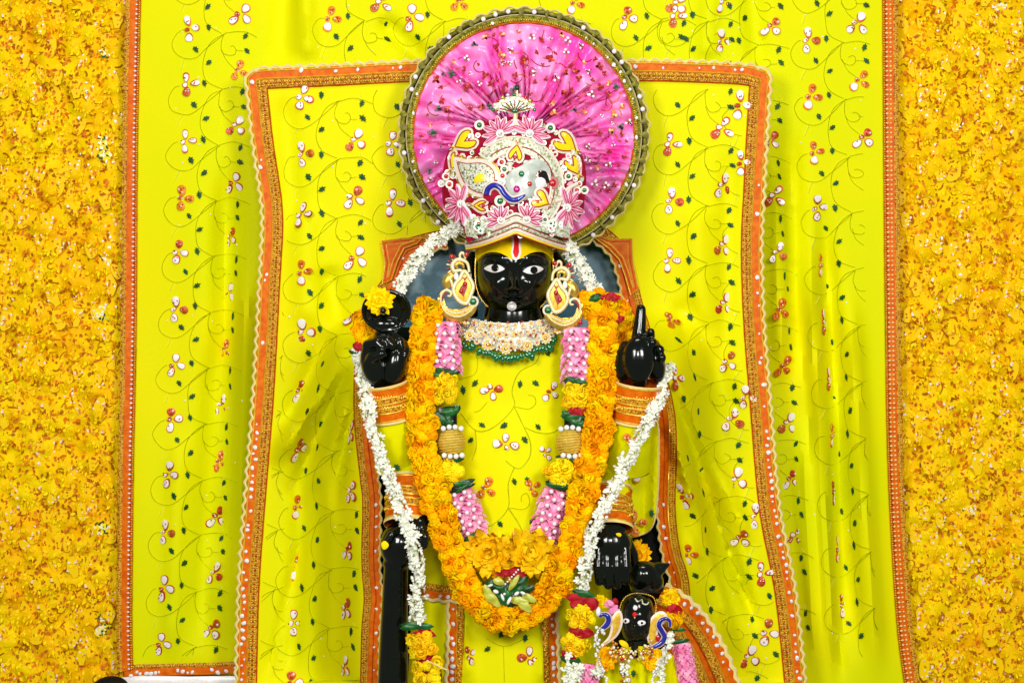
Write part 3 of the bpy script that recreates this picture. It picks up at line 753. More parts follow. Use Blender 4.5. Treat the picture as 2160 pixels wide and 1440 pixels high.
def faceY(px, py):
    a, b = head_ab(py)
    q = min(.985, abs((px - FX) / max(a, 1)))
    return HEADY - b * MM * math.sqrt(1 - q*q) - face_disp(px, py) * (1 - q**4)
statue = thing('black_statue', 'glossy black stone statue with four arms, white eyes and painted forehead at the centre', 'statue', 1085, 1440, .1)
mb = MB(); vs = []; fs = []; nt, nz = 180, 130
for j in range(nz + 1):
    ph = math.pi * j / nz; z = FZ - RZ * math.cos(ph) * .9995; a, b = head_ab(z)
    for i in range(nt):
        th = 2*math.pi*i/nt; x = FX + a*math.cos(th); y = HEADY + b*MM*math.sin(th)
        if math.sin(th) < 0: y = HEADY + b*MM*math.sin(th) - face_disp(x, z) * (1 - abs(math.cos(th))**4)
        vs.append(W(x, z, y))
for j in range(nz):
    for i in range(nt):
        fs.append((j*nt + i, (j+1)*nt + i, (j+1)*nt + (i+1) % nt, j*nt + (i+1) % nt))
mb.add(vs, fs); head = mb.build('head', stone, statue)
mb = MB()
for sx in (-1, 1):                                          # ears and neck
    mb.tube([W(1085 + sx*86, 535, .06), W(1085 + sx*96, 560, .05), W(1085 + sx*92, 600, .045), W(1085 + sx*88, 650, .05), W(1085 + sx*84, 668, .055)], [.010, .016, .013, .011, .008], 12)
mb.tube([W(1085, 600, .06), W(1085, 650, .055), W(1085, 690, .055), W(1085, 715, .07)], [.060, .064, .07, .075], 28)
mb.ell(W(1085, 560, .08), (.088, .075, .10), 24, 16)
mb.build('neck', stone, statue)
# painted forehead
pnt = [(1003, 553), (1002, 530), (1010, 510), (1040, 500), (1086, 490), (1130, 500), (1158, 510), (1167, 530), (1167, 551)]
pnt += cr([(1167, 551), (1156, 538), (1140, 531), (1122, 533), (1108, 540), (1097, 546)], 4)[1:] + [(1083, 548)] + cr([(1076, 546), (1068, 540), (1052, 533), (1034, 532), (1017, 539), (1003, 553)], 4)[:-1]
mb = MB(); mb.plate(pnt, faceY, -.002, .0012, 5); mb.build('forehead_paste', paint, head)
mb = MB(); mb.plate([(1075.5, 486), (1101.5, 486), (1099, 535), (1094, 546), (1088, 549.5), (1082, 546), (1078, 535)], faceY, -.001, .0032, 5, .0005); tk = mb.build('tilak', enwhite, head)
mb = MB(); mb.plate([(1080, 488), (1097, 488), (1095, 532), (1092, 541), (1088.5, 544), (1085, 541), (1082, 532)], faceY, 0, .0046, 4, .0008); mb.build('red_stripe', redpaint, head)
def eye(cx, cz, tilt, px_, pz_):
    P_ = cr([(-23, -2), (-11, -8.8), (2, -9.8), (14, -6.5), (22, 1), (13, 6.8), (0, 9.0), (-13, 5.5)], 4, True)
    sg = 1 if cx > 1083 else -1
    pl = [(cx - sg*x*1.0, cz + z + tilt*sg*x) for x, z in P_]
    mb = MB(); mb.plate(pl, faceY, -.004, .0014, 4, .0022); e = mb.build('eye', enwhite, head)
    ey = lambda x, z: faceY(cx, cz) + (faceY(x, z) - faceY(cx, cz)) * 1.0
    mb = MB(); mb.plate(circ(px_, pz_, 7.8, 16), ey, .0, .0044, 4, .0012); mb.build('pupil', stone, e)
    mb = MB(); up = [p for p in pl[:17]]; mb.tube([W(x, z - .5, faceY(x, z) - .0022) for x, z in up], .0024, 6)
    mb.build('eyelid', stone, e)
    mb = MB(); br_ = cr([(cx - sg*30, cz - 10), (cx - sg*12, cz - 26), (cx + sg*8, cz - 29), (cx + sg*34, cz - 16)], 6)
    mb.tube([W(x, z, faceY(x, z) + .0008) for x, z in br_], [.0012 + .0022*math.sin(math.pi*k/(len(br_)-1)) for k in range(len(br_))], 6); mb.build('eyebrow', stone, head)
eye(1043, 566, .04, 1044, 565); eye(1124.5, 569, .05, 1126.5, 569.5)
# thin gold chain round the face
ch = cr([(1003, 545), (1002, 580), (1006, 610), (1018, 635), (1040, 655), (1062, 667), (1085, 672), (1108, 667), (1130, 655), (1152, 635), (1164, 610), (1168, 580), (1167, 545)], 6)
mb = MB(); mb.tube([W(FX + (x-FX)*1.0, z, min(HEADY - .02, faceY(x, z) + .004)) for x, z in ch], .0012, 6)
for x, z in resample(ch, 7): 
    if 640 < z: mb.ell(W(x + R.uniform(-1, 1), z + 1, faceY(x, z) - .002), .0024, 6, 4)
o = mb.build('gold_chain', gold); o['label'] = 'thin gold chain outlining the jaw of the large black face'; o['category'] = 'chain'
mb = MB(); mb.plate(circ(1079.5, 646, 10, 20), faceY, -.002, .002, 4, .003); o = mb.build('chin_jewel', enwhite); o['label'] = 'round white jewel stuck on the chin of the large black face'; o['category'] = 'jewel'
mb = MB(); mb.plate(circ(1079.5, 646, 5, 12), lambda x, z: faceY(1079, 646) , 0, .0062, 3, .0012); mb.build('gem', gemw, o)

# ------------------------------------------------------------------ crown
def crownY(px, py):
    u = (px - 1088) / 150.0; v = (py - 400) / 120.0
    return -0.088 + .075 * u * u + .022 * v * v * (1 if py < 400 else .15)
crown = thing('jewelled_crown', 'tall crimson crown covered in pink enamel lotuses, yellow hearts and a blue peacock neck', 'crown', 1088, 510, -.02)
base = cr([(985, 512), (972, 470), (940, 445), (932, 400), (936, 350), (950, 310), (985, 275), (1030, 255), (1088, 246), (1145, 256), (1190, 280), (1222, 315), (1236, 360), (1234, 410), (1228, 450), (1204, 475), (1198, 508)], 5)
mb = MB(); mb.plate(base + [(1150, 490), (1088, 470), (1040, 488)], crownY, -.03, 0, 12, .004); mb.build('base_plate', crimson, crown)
def cpart(name, poly, m, lo, hi, grid=6, dome=0.0, parent=None):
    mb = MB(); mb.plate(poly, crownY, lo, hi, grid, dome); return mb.build(name, m, parent or crown)
def ctube(name, path, r, m, h, parent=None, flat=None, seg=8):
    mb = MB(); mb.tube([W(x, z, crownY(x, z) - h) for x, z in path], r, seg, flat=flat); return mb.build(name, m, parent or crown)
def gem(parent, x, z, r, m, setm=ivory, h=.008, name='gem', yfn=None, sr=1.75):
    yfn = yfn or crownY
    q = yfn(x, z); f = lambda a, b: q
    mb = MB(); mb.plate(circ(x, z, r*sr, 16), f, -.004, h, None, 0); s_ = mb.build('gem_setting', setm, parent)
    mb = MB(); mb.ell(W(x, z, q - h), (r*MM, r*.7*MM, r*MM), 10, 6); mb.build(name, m, s_)
    return s_
def heart(cx, cz, w, h, rot, n=26):
    out = []
    for k in range(n):
        t = 2*math.pi*k/n
        x = 16*math.sin(t)**3 / 32 * w; z = -(13*math.cos(t) - 5*math.cos(2*t) - 2*math.cos(3*t) - math.cos(4*t)) / 29 * h
        out.append((cx + x*math.cos(rot) - z*math.sin(rot), cz + x*math.sin(rot) + z*math.cos(rot)))
    return out
def heart_plaque(cx, cz, w, h, rot, hh=.006, gx=0, gz=0):
    pl = heart(cx, cz, w, h, rot)
    p = cpart('heart_plaque', pl, ivory, -.008, hh, 6, .001)
    cpart('red_outline', inset(pl, 4.6), redline, .001, hh + .0022, 6, .0005, p)
    cpart('yellow_inlay', inset(pl, 7.0), enyel, .001, hh + .0034, 6, .0015, p)
    mb = MB(); mb.ell(W(cx + gx, cz + gz, crownY(cx, cz) - hh - .0045), (4.2*MM, 3*MM, 4.2*MM), 10, 6); mb.build('gem', gemr, p)
pi = math.pi
heart_plaque(980, 298, 50, 66, 1.05, gx=11, gz=-4)
heart_plaque(1194, 303, 52, 70, -.95, gx=-13, gz=2)
heart_plaque(960, 340, 38, 56, .45, .005, gx=8, gz=-12)
heart_plaque(1210, 350, 42, 62, -.55, .005, gx=-10, gz=-10)
# arched band
def arc(cx, cz, rx, rz, a0, a1, n=40): return [(cx + rx*math.cos(lerp(a0, a1, k/n)), cz - rz*math.sin(lerp(a0, a1, k/n))) for k in range(n + 1)]
ao = arc(1088, 392, 100, 103, 2.45, -.75); ai = arc(1088, 396, 74, 76, 2.45, -.75)
bp = cpart('arched_band', ao + ai[::-1], silver, -.006, .008, 8, .002)
for q in (0, 1): ctube('piping', (ao, ai)[q], .0024, ivory, .0085, bp)
ctube('piping', arc(1088, 394, 82, 85, 2.3, -.6), .0014, redline, .0105, bp)
cpart('hollow_shade', arc(1088, 396, 72, 72, 2.3, .1) + [(1140, 400), (1060, 400), (1040, 372)], black, -.004, .0035, 8)  # flat black plates paint in the shade of the openwork gaps
cpart('hollow_shade', circ(1153, 372, 17, 14, 14), black, -.004, .0095, None)
# paisley plaque on the left
pa = cr([(956, 334), (985, 336), (1020, 336), (1045, 352), (1052, 378), (1040, 404), (1014, 416), (985, 404), (966, 378)], 6, True)
p = cpart('paisley_plaque', inset(pa, -4), gold, -.006, .008, 7, .001)
cpart('ivory_frame', pa, ivory, 0, .011, 7, .001, p); cpart('red_outline', inset(pa, 8), redline, 0, .0125, 7, .0005, p)
cpart('stone_field', inset(pa, 10), silver, 0, .0135, 6, .002, p)
mb = MB()
for x, z in [(lerp(975, 1040, i/11) + R.uniform(-1, 1), lerp(346, 404, j/10) + R.uniform(-1, 1)) for i in range(12) for j in range(11)]:
    V2 = [Vector(q) for q in inset(pa, 13)]
    if inside(V2, x, z): mb.ell(W(x, z, crownY(x, z) - .0155), (1.9*MM, 1.2*MM, 1.3*MM), 6, 4, R.choice((0, 1, 1)))
mb.build('stone_rows', [black, whiteq], p)
cpart('yellow_drop', petal_poly(1010, 377, 26, 18, -.6), enyel, 0, .0165, 5, .003, p)
birdm = mat('pearly_enamel', (0.66, 0.70, 0.64), (0.42, 0.48, 0.40), rough=0.25, spec=0.5, nscale=45, bump=0.4, bscale=90)
# white bird body and curled tail
bd = cr([(1070, 400), (1066, 378), (1078, 360), (1098, 350), (1122, 336), (1146, 340), (1160, 358), (1162, 374), (1152, 362), (1138, 360), (1130, 372), (1134, 392), (1122, 414), (1100, 424), (1082, 416)], 6, True)
p = cpart('bird_body', bd, birdm, -.004, .011, 7, .006)
for x, z, r_, m in ((1100, 367, 6, gemg), (1090, 399, 7, gemm), (1117, 388, 5, gemr)):
    mb = MB(); mb.ell(W(x, z, crownY(x, z) - .0165), (r_*MM, .004, r_*1.1*MM), 12, 8); mb.build('gem', m, p)
cpart('white_ball', circ(1140, 386, 12, 14), enwhite, -.004, .012, 5, .004); gem(crown, 1165, 386, 8, gemr, redline, .011)
nk = cr([(1026, 410), (1030, 398), (1042, 391), (1055, 396), (1064, 409), (1076, 420), (1090, 421), (1108, 411)], 6)
rr = [lerp(6.5, 5.6, k/(len(nk)-1)) * MM * (1 if k < len(nk)-7 else (len(nk)-k)/8 + .25) for k in range(len(nk))]
ctube('peacock_neck_edge', nk, [q + .0026 for q in rr], ivory, .0165, None, .6); ctube('peacock_neck', nk, rr, enblue, .0185, None, .8, 12)
cpart('crimson_field', cr([(1022, 400), (1030, 384), (1050, 380), (1062, 398), (1080, 424), (1060, 436), (1036, 428), (1020, 418)], 4, True), crimson, -.004, .0125, 7)
heart_plaque(1088, 322, 40, 52, pi + .18, .0135, gx=-2, gz=10)
heart_plaque(1141, 422, 50, 52, -2.3 + 1.2, .012, gx=-8, gz=4)
heart_plaque(1012, 434, 34, 46, 1.6, .012, gx=8, gz=0)
ctube('stem', [(1076, 345), (1075, 362)], .005, ivory, .012)
# lotuses
LP = []
for L_, w_ in ((44, 15), (37, 13)):
    mb = MB()
    pl = [(0, 0), (w_*.34, -L_*.2), (w_*.5, -L_*.5), (w_*.36, -L_*.78), (0, -L_), (-w_*.36, -L_*.78), (-w_*.5, -L_*.5), (-w_*.34, -L_*.2)]
    pl = cr(pl, 2, True)
    mb.plate(pl, lambda x, z: 0, -.003, .0015, 5, .001, 0, local); mb.plate(inset(pl, 1.6), lambda x, z: 0, 0, .0032, 4, .0022, 1, local)
    for s_ in (-.22, .22):
        mb.tube([local(s_*w_*.5, -L_*.2, -.0052), local(s_*w_, -L_*.5, -.0060), local(s_*w_*.6, -L_*.82, -.0050)], .0007, 4, 2)
    LP.append(mb.mesh('petal', [enwhite, enpink, crimson]))
def lotus(cx, cz, angs, size, h, k=0):
    mb = MB(); q = crownY(cx, cz); mb.plate(circ(cx, cz, 8.5, 16), lambda x, z: q, -.004, h + .006, None, 0); c = mb.build('lotus_flower', ivory, crown)
    mb = MB(); mb.ell(W(cx, cz, q - h - .006), (5.4*MM, 4*MM, 5.4*MM), 10, 6); mb.build('gem', gemw, c)
    for i, a in enumerate(angs):
        put('petal', LP[k], c, Matrix.Translation(W(cx, cz, q - h - .0015*(i % 2))) @ (frame(normal_at(crownY, cx, cz), 0).to_4x4()) @ Matrix.Rotation(a, 4, 'Y') @ Matrix.Scale(size * (1 if i % 2 == 0 else .92), 4))
dg = math.radians
lotus(1055, 282, [dg(x) for x in (-128, -98, -68, -40, -13, 14, 42, 68)], .98, .010)
lotus(1117, 282, [dg(x) for x in (-66, -40, -13, 14, 42, 70, 100, 130)], 1.02, .010)
lotus(973, 430, [dg(x) for x in (-105, -75, -45, -15, 20, 140, 170, 200, 230)], 1.08, .010)
lotus(1196, 438, [dg(x) for x in (-165, -135, -20, 12, 40, 70, 100, 130, 162)], 1.08, .010)
lotus(1057, 465, [dg(x) for x in (-112, -84, -56, -28, 0, 28)], .98, .011, 1)
lotus(1111, 463, [dg(x) for x in (-28, 0, 28, 56, 84, 112)], 1.0, .011, 1)
for x, z, r_, m in ((1011, 264, 6, gemg), (1161, 270, 6, gemg), (941, 372, 5, gemr), (931, 387, 4.5, gemw), (948, 389, 5, gemr), (1217, 402, 5, gemr), (1233, 401, 5, gemg), (1058, 342, 5, gemr), (1064, 357, 5, gemg), (1060, 371, 5, gemr), (1058, 384, 5, gemw), (1199, 372, 5, gemg), (1055, 424, 7, gemg), (1222, 388, 3.5, gemr), (1010, 473, 6, gemg), (1020, 462, 4, gemw), (1165, 471, 6, gemg), (1150, 463, 4, gemg), (1040, 470, 3.5, gemr), (1186, 400, 4, gemw)):
    gem(crown, x, z, r_, m, h=.015 if 1040 < x < 1070 and z > 335 else .009)
ctube('stem', [(1180, 415), (1200, 397), (1217, 388)], .0045, ivory, .009); ctube('stem', [(1170, 425), (1190, 420)], .004, ivory, .010)
# small stones and scrolls filling the velvet
BV = [Vector(q) for q in inset(base, 6)]; fil = []; tr = 0
while len(fil) < 190 and tr < 7000:
    tr += 1; x, z = R.uniform(930, 1240), R.uniform(246, 500)
    if inside(BV, x, z) and min([math.hypot(x - a, z - b) for a, b in fil] or [99]) > 10.2:
        fil.append((x, z)); k = R.random()
        if k < .7: gem(crown, x, z, R.uniform(2.6, 3.8), R.choice((gemw, gemw, gemg, gemr, enpink)), R.choice((ivory, goldw, silver)), .0065)
        else: cpart('leaf_inlay', petal_poly(x, z, R.uniform(14, 20), 8, R.uniform(0, 6.3), 10), R.choice((silver, goldw, enpink)), -.003, .0065, 4, .0015)
for pl_ in ([(982, 464), (1008, 456), (1034, 468), (1052, 482), (1014, 494), (985, 499)], [(1196, 466), (1170, 457), (1146, 466), (1124, 480), (1162, 494), (1200, 501)]):
    q_ = cpart('side_plaque', cr(pl_, 3, True), silver, -.004, .007, 6, .003); cx_ = sum(a for a, b in pl_)/6
    for k in range(5): gem(crown, cx_ + R.uniform(-22, 22), 478 + R.uniform(-9, 9), R.uniform(2.5, 4), R.choice((gemg, gemw, gemg, gemr)), goldw, .012)
# peaked brow band in stripes
def brow(o): return cr([(984, 497 + o), (1010, 492 + o), (1040, 482 + o), (1070, 470 + o), (1088, 463 + o), (1106, 469 + o), (1140, 482 + o), (1175, 494 + o), (1200, 500 + o)], 5)
def browY(px, py): return -.096 + .115 * ((px - 1087) / 118.0) ** 2
mb = MB(); mb.plate(brow(-12) + brow(30)[::-1], browY, -.012, .002, 8, .001); bb = mb.build('brow_band', silver, crown)
for o_, r_, m in ((-12, .0030, goldw), (-8, .0014, redline), (-4, .0032, silver), (2, .0042, ivory), (8.5, .0016, redline), (13, .004, silver), (18.5, .0016, redline), (22.5, .0040, ivory), (28, .0026, enyel), (31, .0018, redline)):
    mb = MB(); mb.tube([W(x, z, browY(x, z) - .004) for x, z in brow(o_)], r_, 8); mb.build('stripe', m, bb)
# fan finial
fan = [(1041, 228), (1052, 214), (1068, 206), (1085, 203), (1102, 206), (1116, 214), (1126, 227), (1112, 234), (1086, 239), (1060, 235)]
fnY = lambda x, z: crownY(1086, 262) - .004
mb = MB(); mb.plate(cr(fan, 3, True), fnY, -.006, .006, 6, .002); ff = mb.build('fan_finial', silver, crown)
for k in range(9):
    a = lerp(-1.25, 1.25, k/8); mb = MB(); mb.tube([W(1086 + 8*math.sin(a), 236 - 5*math.cos(a), fnY(0, 0) - .010), W(1086 + 34*math.sin(a), 236 - 24*math.cos(a), fnY(0, 0) - .009)], .0012, 5); mb.build('rib', (redline, leafd)[k % 2], ff)
for k in range(11):
    a = lerp(-1.45, 1.45, k/10); x, z = 1084 + 44*math.sin(a), 236 - 36*math.cos(a)
    mb = MB(); mb.ell(W(x, z, fnY(0, 0) - .006), (4.2*MM, 3*MM, 4.2*MM), 8, 5); mb.build('bead', (gemg, ivory, gemr, gold, gemw)[k % 5], ff)
mb = MB(); mb.ell(W(1086, 234, fnY(0, 0) - .009), (8*MM, 3*MM, 5*MM), 10, 6); mb.build('gem', gemg, ff)
mb = MB(); mb.tube([W(1091, 203, fnY(0, 0) - .003), W(1091, 186, fnY(0, 0) - .003)], .002, 6); mb.build('spike', goldp, ff)
mb = MB(); mb.ell(W(1091, 185, fnY(0, 0) - .003), (5*MM, 4*MM, 7*MM), 10, 6); mb.build('gem', leafd, ff)
mb = MB(); mb.tube([W(1087, 236, fnY(0, 0)), W(1087, 274, crownY(1087, 274) - .006)], [.006, .003], 8); mb.build('stem', goldp, ff)

# ------------------------------------------------------------------ statue: black back plate, arms, mace, disc, conch
mb = MB(); mb.plate([(840, 690), (1300, 690), (1345, 800), (1400, 900), (1430, 1460), (780, 1460), (795, 900), (812, 800)], lambda x, z: .27, -.03, .01, 40)  # black plate closing the lower opening behind the statue
mb.build('back_plate', stone, statue)
def V(x, z, y): return W(x, z, y)
def capsule(mb, a, b, ra, rb, seg=14):
    a = Vector(a); b = Vector(b); n = 5
    mb.tube([a.lerp(b, k/n) for k in range(n+1)], [lerp(ra, rb, k/n)*MM for k in range(n+1)], seg)
    mb.ell(a, ra*MM, seg, 8); mb.ell(b, rb*MM, seg, 8)
def chain(mb, pts):
    for (x0, z0, y0, r0), (x1, z1, y1, r1) in zip(pts, pts[1:]): capsule(mb, W(x0, z0, y0), W(x1, z1, y1), r0, r1)
def E(mb, x, z, y, rx, ry, rz, a=0): mb.ell(W(x, z, y), (rx*MM, ry*MM, rz*MM), 24, 16, rot=Matrix.Rotation(a, 3, 'Y'))
# upper left hand, palm forward, carrying the shallow disc bowl
mb = MB()
E(mb, 787, 768, -.075, 26, 26, 45, -.22); E(mb, 832, 768, -.075, 26, 26, 46, .20); E(mb, 809, 752, -.055, 42, 26, 42)
E(mb, 806, 800, -.055, 26, 24, 26)
chain(mb, [(772, 752, -.06, 12), (776, 728, -.085, 12), (796, 722, -.102, 11), (806, 732, -.105, 10)])
chain(mb, [(790, 735, -.055, 13), (800, 716, -.080, 12.5), (818, 716, -.098, 11), (826, 728, -.100, 10)])
chain(mb, [(812, 728, -.055, 13), (826, 712, -.075, 12.5), (842, 720, -.088, 11), (846, 734, -.09, 9)])
chain(mb, [(838, 740, -.055, 12), (850, 726, -.07, 11), (856, 740, -.08, 9), (852, 752, -.085, 8)])
chain(mb, [(776, 770, -.085, 13), (786, 752, -.102, 12), (806, 746, -.108, 10)])
put('upper_hand', remesh(mb, .0026, stone, 'upper_hand', 1), statue)
mb = MB(); vs = []; fs = []
prof = [(0.02, .004), (.6, .008), (.92, -.004), (1.0, -.002), (1.0, .008), (.85, .024), (.55, .036), (.2, .042), (.02, .043)]
for r_, d_ in prof:
    for k in range(48):
        a = 2*math.pi*k/48; vs.append(W(815 + 53*r_*math.cos(a), 655 + 46*r_*math.sin(a), -.055 + d_ - .018*math.sin(a)*r_))
for i in range(len(prof)-1):
    for k in range(48): fs.append((i*48 + k, i*48 + (k+1) % 48, (i+1)*48 + (k+1) % 48, (i+1)*48 + k))
mb.add(vs, fs); E(mb, 812, 684, -.062, 33, 14, 16); capsule(mb, W(808, 650, -.06), W(808, 655, -.098), 10, 7); E(mb, 812, 706, -.05, 22, 20, 16)
put('disc_bowl', remesh(mb, .0028, stone, 'disc_bowl', 2), statue)
# upper right hand, forefinger raised
mb = MB()
E(mb, 1347, 758, -.082, 33, 24, 50); E(mb, 1349, 797, -.07, 18, 20, 24); E(mb, 1318, 762, -.055, 23, 25, 44, .12); E(mb, 1381, 766, -.05, 22, 25, 42, -.18)
chain(mb, [(1347, 742, -.06, 20), (1348, 705, -.06, 15), (1351, 672, -.06, 12.5), (1352, 652, -.06, 10.5)])
chain(mb, [(1368, 742, -.05, 13), (1372, 716, -.065, 10), (1373, 700, -.075, 8.5)])
chain(mb, [(1376, 748, -.05, 13), (1380, 726, -.075, 12), (1376, 722, -.09, 10)])
chain(mb, [(1384, 756, -.05, 13), (1391, 738, -.072, 11)]); chain(mb, [(1388, 770, -.05, 13), (1396, 754, -.075, 9.5)])
put('upper_hand', remesh(mb, .0026, stone, 'upper_hand', 1), statue)
# lower left hand resting on the head of the mace
mb = MB(); E(mb, 846, 1150, -.055, 44, 40, 50); E(mb, 838, 1188, -.05, 31, 30, 16)
mb.tube([W(836, 1185, -.05), W(834, 1230, -.05), W(831, 1330, -.045), W(828, 1470, -.04)], [.025, .026, .029, .033], 32)
put('mace', remesh(mb, .003, stone, 'mace', 3), statue)
mb = MB(); E(mb, 884, 1120, -.06, 28, 30, 36, .2); E(mb, 865, 1112, -.05, 36, 26, 22)
for q, (x, z) in enumerate(((896, 1150), (886, 1158), (872, 1160), (860, 1158))): chain(mb, [(894 - 9*q, 1118, -.075, 10), (x, z - 18, -.097, 9), (x, z, -.098, 7.5)])
chain(mb, [(850, 1112, -.07, 11), (826, 1128, -.088, 9.5), (816, 1142, -.09, 8)])
put('lower_hand', remesh(mb, .0026, stone, 'lower_hand', 1), statue)
# lower right hand, fingers straight down over the conch
mb = MB(); E(mb, 1290, 1150, -.07, 41, 24, 40); E(mb, 1287, 1120, -.06, 36, 24, 22)
for q, (dx, zl) in enumerate(((-29, 1226), (-10, 1234), (10, 1233), (29, 1224))):
    chain(mb, [(1290 + dx*.95, 1158, -.078, 12), (1291 + dx, 1196, -.086, 11), (1292 + dx*.97, zl, -.078, 9.2)])
chain(mb, [(1322, 1140, -.06, 12), (1336, 1168, -.05, 10.5), (1340, 1196, -.052, 9)])
put('lower_hand', remesh(mb, .0024, stone, 'lower_hand', 1), statue)
mb = MB(); E(mb, 1358, 1212, -.05, 32, 30, 30); E(mb, 1380, 1226, -.045, 20, 24, 20); E(mb, 1350, 1230, -.045, 24, 24, 16)
chain(mb, [(1370, 1208, -.045, 24), (1392, 1198, -.045, 14), (1410, 1190, -.045, 4)]); chain(mb, [(1340, 1238, -.04, 12), (1392, 1240, -.04, 10)])
put('conch', remesh(mb, .0028, stone, 'conch', 3), statue)
mb = MB(); mb.plate(cr([(804, 1146), (812, 1140), (820, 1148), (816, 1156), (808, 1158)], 3, True), lambda x, z: -.098, -.004, .004, 3, .002); o = mb.build('loose_petal', marigy)
o['label'] = 'single yellow petal stuck to the head of the black mace'; o['category'] = 'petal'
mb = MB(); mb.plate(petal_poly(1305, 1127, 12, 8, .3), lambda x, z: -.092, -.004, .004, 3, .002); o = mb.build('loose_petal', marigy)
o['label'] = 'tiny yellow petal on the back of the lower right black hand'; o['category'] = 'petal'

# ------------------------------------------------------------------ robe
TW = [(680, 120), (720, 175), (780, 200), (900, 208), (1100, 205), (1250, 215), (1460, 225)]
def torsoY(px, py):
    hw = interp(TW, py); u = min(.98, abs((px - 1080) / hw))
    return .125 - .13 * math.sqrt(1 - u*u) - .012 * G(px, py, 1080, 1000, 120, 150) + .004 * noise.noise((px*.012, py*.006, 8.8)) - fold(px, py, rob_f)
rob_f = [(975, 1270, 990, 1450, 10, .010), (1150, 1270, 1140, 1450, 10, .010), (1010, 1110, 1060, 1160, 12, .006), (1135, 1100, 1095, 1160, 12, .006)]
robe = thing('yellow_robe', 'lime yellow embroidered robe with orange cuffs worn by the large black statue', 'robe', 1080, 1440, .12)
mb = MB(); vs = []; fs = []; nx, nz = 60, 80
for j in range(nz + 1):
    z = 704 + (1462 - 704) * j / nz; hw = interp(TW, z) * .978
    for i in range(nx + 1):
        u = math.sin(lerp(-pi/2, pi/2, i/nx)); x = 1080 + hw*u; vs.append(W(x, z, torsoY(x, z)))
for j in range(nz):
    for i in range(nx): a = j*(nx+1) + i; fs.append((a, a+1, a+nx+2, a+nx+1))
mb.add(vs, fs); bod = mb.build('bodice', yellow2, robe)
for path, wv in (([(972, 871), (1000, 905), (1025, 908), (1055, 890), (1085, 855), (1080, 825), (1095, 785), (1130, 765), (1140, 740)], .9), ([(1085, 858), (1105, 900), (1118, 930), (1118, 960), (1100, 985), (1085, 985), (1066, 970)], .9),
             ([(1085, 985), (1072, 1020), (1072, 1070), (1040, 1105), (1018, 1110)], .9), ([(1072, 1070), (1095, 1105), (1110, 1140)], 1.2), ([(1105, 900), (1135, 912), (1165, 912), (1190, 895)], .8), ([(1002, 905), (1005, 940), (995, 972)], .8),
             ([(1075, 1070), (1105, 1073), (1117, 1060), (1112, 1040), (1100, 1045), (1100, 1060)], .7), ([(965, 800), (1000, 790), (1008, 765), (1002, 742)], .7), ([(1086, 857), (1115, 862), (1130, 850), (1126, 835), (1112, 833)], .7), ([(1000, 868), (1012, 865), (1030, 845)], .7), ([(1025, 1345), (1060, 1362), (1095, 1352), (1120, 1335)], .7), ([(1062, 1362), (1064, 1440)], .6)):
    mb = MB(); mb.tube([W(x, z, torsoY(x, z) - .001) for x, z in resample(cr(path, 6), 6)], wv*MM, 5); mb.build('vine', vinem, robe)
for x, z, a, s_ in ((1038, 822, -1.3, 1.05), (1162, 825, -.6, .95), (1066, 937, 1.57, 1.1), (1026, 1028, -.5, 1.1), (1122, 1026, .6, .9), (1080, 1138, -.7, .95), (1116, 1387, 1.6, 1.15), (1150, 955, .8, .7), (990, 1380, .5, .9)):
    put('flower', FLOW[R.choice((0, 1, 2, 6)) if z < 960 or z > 1300 else 5], robe, mtx(W(x, z, torsoY(x, z) - .002), normal_at(torsoY, x, z), a, s_))
for x, z in ((977, 822), (1002, 808), (1097, 810), (1130, 808), (1017, 896), (1063, 897), (1135, 900), (993, 928), (1107, 927), (1085, 1015), (1112, 1012), (1055, 1105), (1102, 1130), (1122, 1098), (1058, 1337), (1108, 1345), (1028, 1368), (1155, 745)):
    put('leaf', LEAF[R.randrange(5)], robe, mtx(W(x, z, torsoY(x, z) - .002), normal_at(torsoY, x, z), R.uniform(-1, 1), R.uniform(.85, 1.1)))
# skirt and belt trims
for path in ([(948, 1268), (950, 1330), (945, 1455)], [(1176, 1455), (1172, 1340), (1168, 1262)]):
    t, P, NN = ribbon(robe, cr(path, 12), [('trim', -2, 14, orange, .005, 0, 1, .0015), ('braid', 14, 28, braid, .005, 0, 1, .002), ('lace_edge', -9, -1, cream, .006, 2, 24, .002), ('piping', 13, 15, zari, .008, 0, 1, .001)] if path[0][0] < 1000 else [('trim', -2, 14, orange, .005, 0, 1, .0015), ('braid', 14, 28, braid, .005, 0, 1, .002), ('lace_edge', -9, -1, cream, .006, 2, 24, .002)], torsoY)
    sequins(t, P, NN, 6, torsoY, .009, 15, whiteq, prob=.8, lo=3, hi=6); knots(t, P, NN, 21, torsoY, .009, 5, (4, 1.8, 1.6), zari, 'knot_row', .7, 3)
beltY = lambda x, z: torsoY(x, z) - .004
t, P, NN = ribbon(robe, cr([(872, 1240), (900, 1244), (940, 1249), (975, 1250)], 8), [('belt_trim', -16, 0, orange, .005, 0, 1, .0015), ('braid', 0, 15, braid, .005, 0, 1, .002), ('lace_edge', -22, -15, cream, .006, 2, 24, .002)], beltY)
sequins(t, P, NN, -8, beltY, .009, 18, whiteq, prob=.7); knots(t, P, NN, 7, beltY, .009, 5, (4, 1.8, 1.6), zari, 'knot_row', .7, 3)
def sleeve(pts, name='sleeve'):
    mb = MB(); q = cr([(x, z, y, r_) for x, z, y, r_ in pts], 8)
    mb.tube([W(a, b, c) + Vector((0, .003*noise.noise((a*.05, b*.05, 2)), 0)) for a, b, c, d in q], [d*MM*(1 + .03*noise.noise((b*.06, d, 1))) for a, b, c, d in q], 32, flat=.8); return mb.build(name, yellow2, robe)
sleeve([(1000, 740, .10, 60), (900, 850, .09, 62), (845, 960, .03, 48), (838, 1000, .02, 46)])
